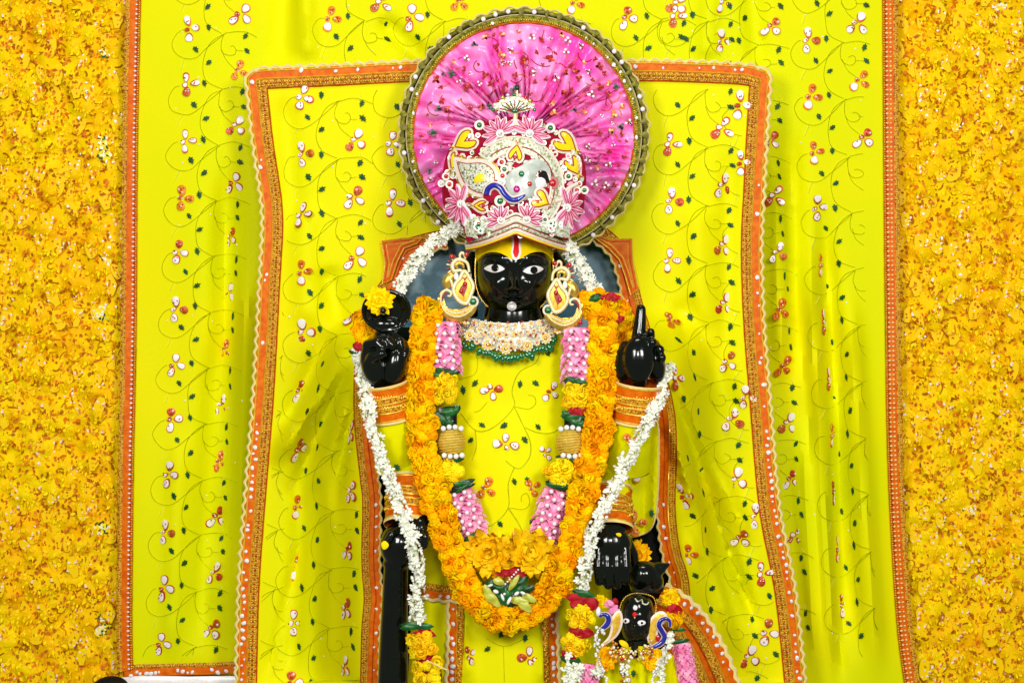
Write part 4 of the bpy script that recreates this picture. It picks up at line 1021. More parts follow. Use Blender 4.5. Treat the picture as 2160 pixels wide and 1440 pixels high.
sleeve([(838, 985, .02, 47), (834, 930, -.015, 44), (828, 880, -.035, 38), (825, 850, -.045, 36)])
sleeve([(940, 900, .10, 60), (895, 980, .06, 52), (868, 1015, .0, 44), (862, 1060, -.02, 38)])
sleeve([(1160, 740, .10, 60), (1265, 850, .09, 62), (1318, 960, .03, 48), (1324, 1000, .02, 46)])
sleeve([(1324, 985, .02, 47), (1330, 930, -.015, 45), (1336, 880, -.035, 39), (1338, 850, -.045, 37)])
sleeve([(1230, 900, .10, 60), (1270, 990, .06, 52), (1288, 1035, .0, 42), (1290, 1065, -.02, 37)])
def cuff(a, b, ra, rb, par=robe):
    a = Vector(a); b = Vector(b); fl = .8
    P_ = lambda t: W(*[lerp(a[i], b[i], t) for i in range(3)])
    mb = MB(); n = 10; mb.tube([P_(k/n) for k in range(n+1)], [lerp(ra, rb, k/n)*MM for k in range(n+1)], 40, flat=fl, cap=False); c = mb.build('cuff', orange, par)
    for t0, t1, m, e in ((0, .05, cream, 2.2), (.05, .09, zari, 1.4), (.30, .33, zari, 1.4), (.33, .46, braid, 1.2), (.46, .50, zari, 1.8), (.55, .58, zari, 1.4), (.58, .70, braid, 1.2), (.70, .73, zari, 1.6), (.92, .96, zari, 1.4), (.96, 1.02, cream, 2.2)):
        mb = MB(); mb.tube([P_(t0), P_((t0+t1)/2), P_(t1)], [(lerp(ra, rb, t0)+e)*MM, (lerp(ra, rb, t0)+e+.8)*MM, (lerp(ra, rb, t1)+e)*MM], 40, flat=fl, cap=False); mb.build('cuff_band', m, c)
    for t0 in (.395, .64):
        mb = MB(); q = P_(t0)
        for k in range(26):
            an = pi + pi*k/25; rr_ = (lerp(ra, rb, t0) + 2)*MM
            mb.ell(q + Vector((rr_*math.cos(an), rr_*fl*math.sin(an), R.uniform(-.002, .002))), (.0022, .002, .0032), 6, 4, 0)
        mb.build('knot_row', zari, c)
cuff((813, 806, -.055), (828, 884, -.035), 45, 42); cuff((1348, 806, -.055), (1337, 890, -.035), 49, 43)
cuff((866, 1010, .005), (860, 1106, -.045), 50, 48); cuff((1286, 1030, .005), (1288, 1116, -.045), 46, 46)
shY = lambda x, z: .15 + .01*math.sin(x*.08) + .006*math.sin(x*.21 + z*.01)
for nm, pl in (('side_drape', cr([(1300, 880), (1380, 880), (1390, 960), (1386, 1060), (1376, 1110), (1350, 1128), (1318, 1130), (1300, 1100)], 4, True)), ('side_drape', cr([(800, 885), (870, 885), (870, 1020), (845, 1040), (812, 1020), (800, 960)], 4, True))):
    mb = MB(); mb.plate(pl, shY, -.003, .002, 9); mb.build(nm, yellow2, robe)
    mb = MB(); mb.tube([W(x, z, shY(x, z) - .003) for x, z in pl + pl[:1]], .0018, 5); mb.build('hem', cream, robe)
put('flower', FLOW[5], robe, mtx(W(1340, 1100, .14), (0, -1, 0), .2, 1.3)); put('leaf', LEAF[0], robe, mtx(W(1374, 1082, .14), (0, -1, 0), .2, 1.1)); put('flower', FLOW[11], robe, mtx(W(1342, 992, .14), (0, -1, 0), .2, 1.0))
put('flower', FLOW[5], robe, mtx(W(822, 905, -.02), (0, -1, 0), .2, .9)); put('leaf', LEAF[1], robe, mtx(W(851, 890, -.032), (0, -1, 0), .2, 1.0)); put('leaf', LEAF[1], robe, mtx(W(838, 985, -.03), (0, -1, 0), .8, 1.0))
put('flower', FLOW[5], robe, mtx(W(1330, 930, -.06), (0, -1, 0), .6, .9))

# ------------------------------------------------------------------ flowers for the garlands (shared meshes)
def ruffle(seed, rad, layers, mats, pw=.42, curl=.25, dome_=.75):
    r2 = random.Random(seed); mb = MB()
    for (ph, n, ln) in layers:
        for k in range(n):
            th = 2*pi*k/n + r2.uniform(-.25, .25) + ph; p = ph + r2.uniform(-.1, .1)
            d = Vector((math.sin(p)*math.cos(th), -math.cos(p)*dome_, math.sin(p)*math.sin(th)))
            tang = Vector((-math.sin(th), 0, math.cos(th))); up = d.cross(tang)
            L = rad*MM*ln*r2.uniform(.88, 1.1); w = rad*MM*pw*r2.uniform(.8, 1.15)
            b0 = d * L * .25; vs = []
            for i, (t, ww) in enumerate(((0, .35), (.45, .9), (.82, 1.0), (1.0, .55))):
                c = b0 + d * (L*.75*t) + up * (L*curl*(t**2)*r2.uniform(.3, 1.0)*(1 if r2.random() < .7 else -1))
                for s_ in (-1, 0, 1): vs.append(c + tang*(w*ww*s_) - d*(abs(s_)*w*.25) + d*(L*.06 if s_ == 0 and i == 3 else 0))
            fs = []
            for i in range(3):
                for s_ in range(2): a = i*3 + s_; fs.append((a, a+1, a+4, a+3))
            mb.add(vs, fs, r2.randrange(len(mats)) if len(mats) > 1 else 0)
    return mb.mesh('marigold', mats)
def lobed(seed, mats, rad=18.0):
    """ruffled round marigold: many cupped, blunt petals packed on a dome"""
    r2 = random.Random(seed); mb = MB()
    for (ph, n, rr_) in ((0, 1, .98), (.5, 6, 1.0), (.95, 10, 1.0), (1.38, 12, .98)):
        for k in range(n):
            th = 2*pi*k/n + r2.uniform(-.25, .25) + ph*2; p_ = ph + r2.uniform(-.1, .1)
            d = Vector((math.sin(p_)*math.cos(th), -math.cos(p_)*.8, math.sin(p_)*math.sin(th)))
            q = frame(d, r2.uniform(0, 6)); s_ = r2.uniform(.8, 1.15)
            mb.ell(d*(rad*MM*.66*rr_*r2.uniform(.92, 1.08)), (5.4*MM*s_, 3.4*MM, 3.9*MM*s_*r2.uniform(.75, 1.2)), 7, 5, r2.randrange(len(mats)), q)
    return mb.mesh('marigold', mats)
BL = [lobed(400 + k, [marig]) for k in range(4)] + [ruffle(410 + k, 19, ((.0, 3, .95), (.45, 7, 1.0), (.85, 10, 1.02), (1.25, 12, 1.0)), [marig], .44, .2) for k in range(4)]
BLY = [lobed(420 + k, [marigy]) for k in range(3)] + [ruffle(430 + k, 19, ((.0, 3, .95), (.45, 7, 1.0), (.85, 10, 1.02), (1.25, 12, 1.0)), [marigy], .44, .2) for k in range(3)]
BIG = [ruffle(440 + k, 40, ((.0, 6, .55), (.35, 10, .75), (.7, 14, .92), (1.05, 18, 1.0), (1.35, 20, 1.05)), [marig, marigy], .20, .2, .5) for k in range(3)]
FULL = [ruffle(460 + k, 50, ((.2, 7, .45), (.55, 12, .65), (.85, 17, .8), (1.1, 21, .92), (1.35, 24, 1.02)), [marigy], .17, .45, .55) for k in range(3)]
JAS = []
for k in range(5):
    r2 = random.Random(500 + k); mb = MB(); n = r2.choice((5, 6, 6))
    for j in range(n):
        a = 2*pi*j/n + r2.uniform(-.2, .2); L = r2.uniform(8.5, 12)*MM; w = 2.7*MM; out = r2.uniform(.5, 1.0)
        d = Vector((math.cos(a)*out, -(1.15 - out), math.sin(a)*out)).normalized(); t = Vector((-math.sin(a), 0, math.cos(a)))
        vs = [Vector((0, 0, 0)), d*L*.45 + t*w, d*L*.45 - t*w, d*L*.5 + Vector((0, -.0012, 0)), d*L*.8 + t*w*.75, d*L*.8 - t*w*.75, d*L]
        mb.add(vs, [(0, 1, 3), (0, 3, 2), (1, 4, 3), (3, 4, 6), (3, 6, 5), (2, 3, 5)])
    mb.ell((0, -.0015, 0), (2.3*MM, 2.5*MM, 2.3*MM), 6, 4, 0)
    mb.tube([(0, 0, 0), (r2.uniform(-.003, .003), .008, r2.uniform(-.003, .003))], [.0016, .0012], 5, 1)
    JAS.append(mb.mesh('jasmine_flower', [jas, jasg]))
for k in range(3):                                          # half-open buds
    r2 = random.Random(520 + k); mb = MB(); a = r2.uniform(0, 6.3)
    mb.ell((.003*math.cos(a), -.003, .003*math.sin(a)), (3.2*MM, 3.4*MM, 5.2*MM), 7, 5, 0, Matrix.Rotation(a, 3, 'Y')); mb.ell((-.003*math.cos(a), -.002, -.002), (3.4*MM, 3*MM, 4*MM), 7, 5, 0)
    JAS.append(mb.mesh('jasmine_flower', [jas, jasg]))
def path3(pts, n=10): return [tuple(p) for p in cr(pts, n)]
def strand(root, pts, hw, spacing, across, meshes, rad, name='marigold', coremat=core, corer=.74, jit=.16, sc=(.86, 1.14), bulge=.8):
    """flowers strung along a path of (px, py, depth): each flower a part, a dark core between them"""
    P = resample([(x, z, y*1000) for x, z, y in path3(pts)], spacing)
    mb = MB(); mb.tube([W(x, z, y/1000 + .006) for x, z, y in P], hw*corer*MM, 10); mb.build('string_core', coremat, root)
    n = len(P)
    for i in range(n):
        a = P[max(i-1, 0)]; b = P[min(i+1, n-1)]
        t = Vector((b[0]-a[0], b[1]-a[1])).normalized(); lx, lz = -t.y, t.x
        k_ = across if i % 2 == 0 else max(1, across - (1 if across > 2 else 0))
        for j in range(k_):
            u = (j + .5)/k_*2 - 1 if k_ > 1 else R.uniform(-.2, .2)
            u += R.uniform(-jit, jit); o = u*(hw - rad*.55)
            x, z = P[i][0] + lx*o + R.uniform(-2, 2), P[i][1] + lz*o + R.uniform(-2, 2)
            ang = u*1.0; y = P[i][2]/1000 - hw*MM*bulge*math.cos(min(1.4, abs(ang)))*.9
            nn = Vector((lx*math.sin(ang), -math.cos(ang), -lz*math.sin(ang))) + Vector((R.uniform(-.35, .35), 0, R.uniform(-.35, .35)))
            put(name, meshes[R.randrange(len(meshes))], root, mtx(W(x, z, y), nn, R.uniform(0, 6.28), R.uniform(*sc)))
def leafpoly(L, w): return cr([(-L/2, 0), (-L*.2, -w*.5), (L*.2, -w*.45), (L/2, 0), (L*.2, w*.45), (-L*.2, w*.5)], 3, True)
def blade(name, m, root, x, z, y, L, w, ang, fold_=.3, curl=.2, seed=None):
    """one thin leaf or petal: folded along its midrib, curled along its length, wavy at the edge"""
    r2 = random.Random(int(x*31 + z*17 + L*7) if seed is None else seed); mb = MB(); vs = []; fs = []; n = 9; ca, sa = math.cos(ang), math.sin(ang)
    c0 = r2.uniform(-.5, .5)*curl; ph = r2.uniform(0, 6)
    for i in range(n + 1):
        s_ = i/n*2 - 1; ww = w*.5*(max(0, 1 - abs(s_)**2.2))**.62 + .3
        for k in range(5):
            t = (k - 2)/2; q = t*ww; a_ = s_*L*.5
            d = fold_*abs(q) + curl*L*.5*(s_ - c0)**2 + .10*w*abs(t)*math.sin(s_*5 + ph + t)
            vs.append(W(x + a_*ca - q*sa, z + a_*sa + q*ca, y + d*MM))
    for i in range(n):
        for k in range(4): e = i*5 + k; fs.append((e, e+1, e+6, e+5))
    mb.add(vs, fs); return mb.build(name, m, root)
def band_leaf(root, x, z, y, L, w, ang, m=leafd, dome_=.006):
    if m is redp:
        for k in range(6):
            o = blade('red_petal', m, root, x + R.uniform(-.28, .28)*L, z + R.uniform(-.25, .25)*w, y - .001*k, L*R.uniform(.45, .75), w*R.uniform(.6, .9), ang + R.uniform(-.6, .6), R.uniform(-.2, .4), R.uniform(.1, .4))
        return o
    if m is leafd: blade('leaf', leafm, root, x + R.uniform(-.1, .1)*L, z + R.uniform(-2, 3), y - .002, L*.8, w*.6, ang + R.uniform(-.3, .3), .4, .3)
    return blade('leaf', m, root, x, z, y, L, w, ang, .35, .25)
def pinkseg(root, p0, p1, hw, rows, y0, beads=True):
    a = Vector((p0[0], p0[1])); b = Vector((p1[0], p1[1])); d = (b - a).normalized(); lat = Vector((-d.y, d.x)); L = (b - a).length
    mb = MB(); mb.tube([W(a.x, a.y, y0), W(b.x, b.y, y0)], hw*.5*MM, 12, flat=.6); mb.build('string_core', core if not beads else redp, root)
    for r_ in range(rows):
        for sub in range(2):
            t = (r_ + .25 + sub*.5)/rows; c = a + d*(L*t); mb = MB(); vs = []; fs = []; n = 34; ph = R.uniform(0, 6)
            for k in range(n + 1):
                an = lerp(-1.55, 1.55, k/n); wv = math.sin(an*R.uniform(6.5, 7.5) + ph); 
                for q, (rr_, al) in enumerate(((.62, -.25), (.92, .05), (1.08 + .09*wv, .55 + .45*wv))):
                    off = al*L/rows*1.0; xx = c + lat*(hw*rr_*math.sin(an)) + d*off
                    vs.append(W(xx.x, xx.y, y0 - hw*MM*rr_*.62*math.cos(an) + .0015*math.sin(an*13 + ph)))
            for k in range(n):
                for q in range(2): e = k*3 + q; fs.append((e, e+1, e+4, e+3))
            mb.add(vs, fs); mb.build('petal_row', pinkp, root)
        if beads:
            n = 3 if r_ % 2 else 2
            for j in range(n):
                u = ((j + .5)/n*2 - 1)*.78; c = a + d*(L*(r_ + .62)/rows) + lat*(hw*u)
                put('bead', BEADP, root, mtx(W(c.x + R.uniform(-2, 2), c.y + R.uniform(-2, 2), y0 - hw*MM*.72*math.cos(u*1.2) - .006)))
mb = MB(); mb.ell((0, 0, 0), (.0048, .004, .0048), 10, 6); BEADP = mb.mesh('bead', pearlp)
mb = MB(); mb.ell((0, 0, 0), (.0058, .0055, .0058), 10, 6); BEADW = mb.mesh('bead', pearl)

# long plain marigold garland
g = thing('marigold_garland', 'long orange marigold garland looping from the shoulders to below the waist of the statue', 'garland', 1080, 1310, -.05)
strand(g, [(912, 648, -.02), (898, 690, -.03), (890, 760, -.035), (885, 850, -.04), (893, 930, -.05), (905, 1000, -.055), (925, 1070, -.06), (945, 1140, -.065), (975, 1215, -.068), (1010, 1275, -.07), (1050, 1300, -.07), (1090, 1303, -.07), (1125, 1290, -.07), (1165, 1240, -.07), (1195, 1170, -.068), (1220, 1090, -.06), (1240, 1010, -.055), (1260, 930, -.05), (1270, 850, -.04), (1272, 760, -.035), (1274, 690, -.03), (1262, 650, -.02)], 37, 14, 3, BL, 19)
g = thing('marigold_garland', 'short thick marigold strand with red petals beside the right earring, near the raised finger', 'garland', 1300, 720, -.01)
strand(g, [(1235, 640, -.005), (1262, 636, -.008), (1290, 640, .0), (1308, 662, .01), (1318, 690, .02), (1316, 722, .03)], 30, 15, 3, BL, 19)
for x, z, L, w, a in ((1284, 629, 44, 20, .1), (1300, 674, 36, 18, -.4), (1256, 628, 30, 16, -.4)): band_leaf(g, x, z, -.045, L, w, a, redp if x != 1256 else leafd)
g = thing('marigold_garland', 'small marigold strand peeking out behind the left upper hand', 'garland', 765, 730, -.01)
strand(g, [(762, 668, .0), (766, 700, -.01), (770, 722, -.01), (775, 735, -.01)], 20, 14, 2, BL, 19)
band_leaf(g, 756, 730, -.035, 30, 18, .3, redp); band_leaf(g, 752, 742, -.03, 34, 14, .1, leafd)

# mixed garland
g = thing('mixed_garland', 'garland of pink petal rolls, marigolds, leaves and two gold balls, ending in a marigold pendant', 'garland', 1078, 1270, -.05)
def mix(side, P):
    (pk, lf1, mg, lf2, bd, bc, bd2, mg2, lf3, pk2, lf4) = P
    pinkseg(g, *pk, 33, 7, -.035)
    for (x, z, L, w, a, m) in lf1 + lf2 + lf3 + lf4: band_leaf(g, x, z, -.075 if z > 1000 else -.068, L, w, a, m)
    strand(g, mg, 31, 14, 3, BLY, 19); strand(g, mg2, 31, 13, 3, BLY, 19)
    mb = MB(); cx, cz = bc
    E(mb, cx, cz, -.052, 29, 28, 30); b_ = mb.build('gold_ball', ball, g)
    mb = MB()
    for k in range(9):
        zz = -22 + 5.5*k; rr_ = 29*math.sqrt(max(0, 1 - (zz/31)**2)) + .6
        mb.tube([W(cx, cz, -.052) + Vector((rr_*MM*math.cos(t_*2*pi/28), rr_*MM*.97*math.sin(t_*2*pi/28), -zz*MM + .003*math.cos(t_*2*pi/28))) for t_ in range(29)], .0016, 5)
    mb.build('thread_winding', zari, b_)
    mb = MB(); mb.tube([W(cx, cz - 62, -.05), W(cx, cz + 50, -.05)], .012, 10); mb.build('string_core', black, g)
    for q, (x, z) in enumerate([(cx + bd[0] + 12.5*k, cz + bd[1] + 3*abs(k - 1.5)) for k in range(4)] + [(cx + bd2[0] + 12.5*k, cz + bd2[1] - 2*abs(k - 1.5)) for k in range(4)]):
        put('bead', BEADW, g, mtx(W(x, z, -.072)))
    pinkseg(g, *pk2, 33, 7, -.045)
mix(-1, (((937, 678), (940, 782)), [(940, 785, 64, 16, 0, leafd), (930, 790, 44, 12, .2, leafd)], [(940, 800, -.04), (938, 825, -.04), (936, 852, -.04)], [(942, 870, 54, 26, -.2, leafd), (932, 882, 40, 26, .7, leafm), (958, 866, 34, 18, -.7, leafd), (945, 888, 36, 22, 1.2, leafd)], (-17, -33), (952, 932), (-15, 31), [(940, 988, -.045), (955, 1000, -.045), (972, 1010, -.045)], [(970, 1022, 70, 14, -.35, leafd), (950, 970, 60, 14, -.1, leafd), (975, 1028, 60, 10, -.3, leafd)], ((966, 1032), (1000, 1126)), [(990, 1136, 50, 12, -.7, leafm), (1003, 1130, 44, 10, -.6, leafd)]))
mix(1, (((1219, 690), (1217, 805)), [(1217, 806, 60, 18, .1, leafd), (1212, 800, 40, 10, .2, leafm)], [(1216, 820, -.04), (1213, 845, -.04), (1211, 860, -.04)], [(1210, 878, 56, 22, .05, leafm), (1218, 890, 44, 26, .3, leafd), (1198, 874, 30, 14, .5, leafm), (1212, 866, 44, 12, .1, redp)], (-19, -32), (1202, 932), (-14, 31), [(1195, 990, -.045), (1180, 1000, -.045), (1172, 1008, -.045)], [(1198, 968, 56, 14, .2, leafd), (1180, 1024, 64, 18, .3, leafd), (1204, 960, 36, 14, .8, leafm)], ((1178, 1030), (1146, 1138)), [(1126, 1134, 40, 10, .75, leafd), (1140, 1145, 30, 8, .7, leafd)]))
for x, z, s_, r_ in ((1030, 1166, 1.0, 0), (1120, 1164, 1.0, 1), (1072, 1182, .8, 2), (1012, 1150, .6, 1), (1138, 1180, .65, 0), (1074, 1160, .7, 1)):
    put('marigold_half', FULL[r_], g, mtx(W(x, z, -.082 + (.02 if s_ < .8 else 0)), (.12*(x - 1075)/40, -1, .1), R.uniform(0, 6), s_))
for x, z, L, w, a, m in ((1052, 1238, 60, 26, .35, leafd), (1088, 1234, 62, 22, -.6, leafm), (1072, 1254, 56, 26, 1.2, leafd), (1104, 1244, 50, 20, -.3, leafd), (1060, 1262, 40, 20, .7, leafm), (1086, 1262, 48, 18, -.9, leafd)): band_leaf(g, x, z, -.108, L, w, a, m, .005)
pale = mat('pale_green_petal', (0.42, 0.44, 0.03), (0.66, 0.66, 0.10), rough=0.3, spec=0.5, nscale=60)
for x, z, L, w, a in ((1030, 1252, 44, 16, 1.2), (1040, 1262, 46, 16, .9), (1052, 1226, 26, 14, .3), (1096, 1266, 44, 17, .1), (1106, 1276, 42, 18, .7), (1116, 1260, 36, 14, .5), (1084, 1228, 40, 11, -1.0)): 
    o = band_leaf(g, x, z, -.118, L, w, a, pale, .004)
for x, z, L, w, a in ((1046, 1247, 12, 8, .4), (1060, 1259, 16, 6, 1.2), (1074, 1266, 18, 7, -1.1), (1090, 1251, 12, 7, -.6), (1103, 1250, 12, 6, .4), (1034, 1234, 12, 5, -.3), (1064, 1252, 6, 5, 0)):
    mb = MB(); mb.ell(W(x, z, -.128), (L/2*MM, .003, w/2*MM), 10, 6, rot=Matrix.Rotation(a, 3, 'Y')); mb.build('bud', enwhite, g)
band_leaf(g, 1088, 1206, -.10, 50, 18, -.2, redp); band_leaf(g, 1066, 1208, -.10, 40, 14, .5, redp)
for k in range(7): put('bead', BEADW, g, mtx(W(1066 + 4.5*k, 1231 - 5*k, -.128), (0, -1, 0), 0, .38))

# single marigolds
def single(x, z, y, s_, label, nn=(0, -1, 0), k=0):
    o = put('marigold_flower', BIG[k], None, mtx(W(x, z, y), nn, R.uniform(0, 6), s_)); o['label'] = label; o['category'] = 'flower'; return o
single(800, 636, -.072, .76, 'round orange marigold lying in the black disc bowl of the upper left hand', (0, -1, .25), 0)
single(1343, 1172, -.03, .82, 'orange marigold tucked behind the black conch in the lower right hand', (.5, -1, .3), 1)

# jasmine
def jasmine(label, pts, hw, spacing, per, px, pz):
    g = thing('jasmine_garland', label, 'garland', px, pz, -.05)
    P = resample([(x, z, y*1000) for x, z, y in path3(pts)], spacing)
    mb = MB(); mb.tube([W(x, z, y/1000 + .004) for x, z, y in P], hw*.5*MM, 8); mb.build('string_core', jas, g)
    for i in range(len(P)):
        for j in range(per):
            a = R.uniform(-1.5, 1.5); t = Vector((P[min(i+1, len(P)-1)][0] - P[max(i-1, 0)][0], P[min(i+1, len(P)-1)][1] - P[max(i-1, 0)][1])).normalized()
            o = hw*math.sin(a)*.82; x, z = P[i][0] - t.y*o + R.uniform(-3, 3), P[i][1] + t.x*o + R.uniform(-3, 3)
            nn = Vector((-t.y*math.sin(a), -math.cos(a), -t.x*math.sin(a))) + Vector((R.uniform(-.4, .4), 0, R.uniform(-.4, .4)))
            put('jasmine_flower', JAS[R.randrange(8)], g, mtx(W(x, z, P[i][2]/1000 - hw*MM*math.cos(a)*.8), nn, R.uniform(0, 6), R.uniform(.85, 1.2)))
    return g
jasmine('white jasmine string falling from the left wrist down beside the black mace', [(757, 738, -.02), (764, 790, -.05), (775, 850, -.075), (795, 930, -.09), (815, 1000, -.09), (840, 1060, -.095), (862, 1115, -.115), (877, 1170, -.115), (881, 1240, -.10), (880, 1310, -.09)], 12.5, 7.5, 3, 880, 1310)
jasmine('white jasmine string falling from the right wrist to the lower right hand', [(1408, 768, -.02), (1396, 820, -.05), (1376, 870, -.08), (1345, 930, -.09), (1315, 985, -.09), (1290, 1040, -.095), (1262, 1095, -.11), (1245, 1140, -.11), (1235, 1190, -.105), (1226, 1245, -.10)], 12.5, 7.5, 3, 1226, 1245)
jasmine('white jasmine string slanting from the crown down to the left, over the grey slab', [(968, 472, .0), (930, 500, .03), (885, 545, .05), (836, 612, .04)], 14, 6, 3, 836, 612)
jasmine('white jasmine string slanting from the crown down to the right, behind the earring', [(1195, 515, .0), (1218, 550, .02), (1240, 590, .02), (1266, 622, .01)], 12, 6, 3, 1266, 622)

# ------------------------------------------------------------------ earrings
def earring(mir, dx, dz, label):
    X = (lambda x: x) if mir == 0 else (lambda x: 2170 - x + dx)
    root = thing('earring', label, 'earring', X(965), 670 + dz, -.02)
    ey = lambda x, z: -.035
    def tb(name, path, r, m, h, par=root, flat=None, n=6):
        q = cr([(X(x), z + dz) for x, z in path], n); mb = MB(); mb.tube([W(x, z, ey(x, z) - h) for x, z in q], [r*MM*(.55 + .45*math.sin(pi*k/(len(q)-1))) for k in range(len(q))], 8, flat=flat); return mb.build(name, m, par)
    def plq(name, poly, m, lo, hi, dome_=.001, par=root):
        mb = MB(); mb.plate([(X(x), z + dz) for x, z in poly], ey, lo, hi, 5, dome_); return mb.build(name, m, par)
    cres = cr([(934, 612), (931, 632), (940, 646), (960, 652), (984, 648), (1007, 632), (1004, 654), (990, 670), (966, 679), (943, 674), (928, 656), (923, 630)], 5, True)
    c = plq('crescent', cres, gold, -.006, .006, .005)
    for k in range(4): tb('ridge', [(930 + 2*k, 640 - 3*k), (940 + k, 658 - 3*k), (964, 668 - 4*k), (988, 659 - 4*k), (1004, 640 - k)], 2.0, (goldp, gold)[k % 2], .012, c)
    tb('scroll', [(930, 640), (931, 622), (940, 612), (951, 616), (950, 624), (944, 624)], 3.2, goldp, .009); tb('scroll', [(935, 636), (936, 622), (944, 617)], 2.2, redline, .011)
    pz = cr([(979, 572), (990, 586), (998, 604), (993, 622), (984, 640), (968, 634), (957, 616), (960, 600), (970, 588)], 5, True)
    b = plq('paisley', pz, gold, -.004, .009, .001); plq('inner_field', inset(pz, 5), zari, .002, .0105, .001, b); plq('hollow_shade', inset(pz, 12.5), redline, .002, .0118, 0, b)  # small maroon plate paints the paisley hollow dark
    q = pz + pz[:2]; mb = MB(); mb.tube([W(X(x), z + dz, ey(0, 0) - .011) for x, z in q], .0044, 8); mb.build('paisley_edge', goldp, b)
    for x, z in ((981, 599), (973, 614)):
        mb = MB(); mb.ell(W(X(x), z + dz, -.035 - .013), .0055, 10, 6); mb.build('coral_bead', gemr, b)
    tb('side_wing', [(945, 608), (943, 596), (950, 584), (958, 580)], 11, gold, .004, root, .6); tb('side_wing', [(954, 606), (952, 594), (948, 588)], 3, goldp, .010)
    tb('top_scroll', [(979, 575), (970, 570), (958, 572), (954, 560), (962, 549), (974, 548), (986, 556), (990, 574)], 4.6, goldp, .008); tb('top_scroll', [(966, 566), (962, 560), (968, 555), (976, 558), (978, 566)], 4, gold, .007)
    tb('hook', [(972, 548), (970, 538), (976, 533), (982, 546)], 3, goldp, .006)
    for k in range(6):
        a = lerp(2.6, 4.4, k/5); x0, z0 = 966, 562
        tb('ray', [(x0 + 14*math.cos(a), z0 + 14*math.sin(a)), (x0 + 25*math.cos(a), z0 + 25*math.sin(a))], 1.8, (goldp, redline)[k % 2], .004, root, None, 3)
    mb = MB(); mb.ell(W(X(962), 583 + dz, -.045), (.0055, .004, .008), 10, 6); mb.build('pearl', pearl, root)
    gem(root, X(998), 636 + dz, 8, gemg, ivory, .012, 'gem', ey, 1.45)
    for x, z in ((930, 662), (984, 537), (953, 541)):
        mb = MB(); mb.ell(W(X(x), z + dz, -.045), .0052, 10, 6); mb.build('coral_bead', gemr, root)
    mb = MB()
    for k in range(16): mb.ell(W(X(lerp(938, 985, k/15) + R.uniform(-3, 3)), 676 + dz + R.uniform(-4, 8), -.03), (.004, .003, .004), 7, 5, k % 2)
    mb.build('hanging_beads', [gold, goldp], root)
earring(0, 0, 0, 'gold paisley earring hanging at the left side of the large black face')
earring(1, -16, 18, 'gold paisley earring hanging at the right side of the large black face')

# ------------------------------------------------------------------ necklace
nk_ = thing('necklace', 'wide gold rosette collar with green drops below the large black face', 'necklace', 1075, 740, -.04)
nY = lambda x, z: -.030 + .055*((x - 1076)/110)**2 - .012*G(x, z, 1076, 725, 80, 30)
def ncurve(t, o): 
    x = lerp(966, 1172, t); return x, 673 + o + (24 + o*.55)*(1 - ((t - .52)/.52)**2)
mb = MB(); pl = [ncurve(k/24, -10) for k in range(25)] + [ncurve(k/24, 26) for k in range(24, -1, -1)]
mb.plate(pl, nY, -.006, 0, 8); mb.build('collar', goldw, nk_)
def rosette(x, z, r_, m1, m2, h=.004):
    mb = MB(); q = nY(x, z); mb.plate([(x + (r_ if k % 2 else r_*.78)*math.cos(k*pi/10), z + (r_ if k % 2 else r_*.78)*math.sin(k*pi/10)) for k in range(20)], lambda a, b: q, -.004, h, None, 0); o = mb.build('rosette', m1, nk_)
    ci = circ(x, z, r_*.6, 16); mb = MB(); mb.tube([W(a, b, q - h - .001) for a, b in ci + ci[:2]], r_*.13*MM, 6); mb.build('ring', gold, o)
    mb = MB(); mb.ell(W(x, z, q - h), (r_*.36*MM, r_*.3*MM, r_*.36*MM), 8, 5); mb.build('gem', m2, o)
for x, z in ((991, 707), (1029, 727), (1067, 735), (1112, 729), (1151, 713)): rosette(x, z, 13.5, goldw, gold, .010)
for k in range(13): x, z = ncurve(k/12, -6); rosette(x, z + R.uniform(-2, 2), R.uniform(6.5, 8.5), R.choice((goldw, whiteq, goldw)), R.choice((gemr, copper2, gold)), .006)
for k in range(15): x, z = ncurve(k/14, 5); rosette(x + R.uniform(-2, 2), z + R.uniform(-2, 2), R.uniform(6, 9), R.choice((goldw, goldp, whiteq)), R.choice((gemr, gold, gemw, redline)), .007)
for k in range(13): x, z = ncurve((k + .5)/13, 24); rosette(x, z + R.uniform(-2, 2), R.uniform(6, 9), R.choice((goldw, whiteq)), R.choice((gold, redline, gemr)), .006)
for k in range(12): x, z = ncurve((k + .5)/12, 15); rosette(x, z + R.uniform(-2, 2), R.uniform(6, 8), R.choice((goldw, whiteq)), R.choice((gold, redline, gemw)), .006)
for k in range(90):
    x, z = ncurve(R.random(), R.uniform(-12, 28)); mb = MB(); mb.ell(W(x, z, nY(x, z) - .010), R.uniform(1.6, 3.2)*MM, 7, 5); mb.build('bead', R.choice((goldw, pearl, pearl, gemr)), nk_)
mb = MB(); mb.ell((0, 0, -.003), (.0044, .0035, .0068), 8, 6); DROP = mb.mesh('green_drop', gemg)
for lst in ([(978, 722), (984, 728), (990, 732), (995, 726)], [(1012 + 6.5*k, 739 + 1.6*k + R.uniform(-3, 3)) for k in range(7)], [(1056 + 6*k, 752 + R.uniform(-3, 3)) for k in range(6)], [(1092 + 6*k, 750 - k + R.uniform(-3, 3)) for k in range(6)], [(1127 + 6*k, 738 - 1.5*k + R.uniform(-3, 3)) for k in range(7)], [(1166, 716), (1172, 712)]):
    for x, z in lst: put('green_drop', DROP, nk_, mtx(W(x, z, min(nY(x, z), torsoY(x, z)) - .008), (0, -1, 0), R.uniform(-.7, .7), R.uniform(1.0, 1.5)))

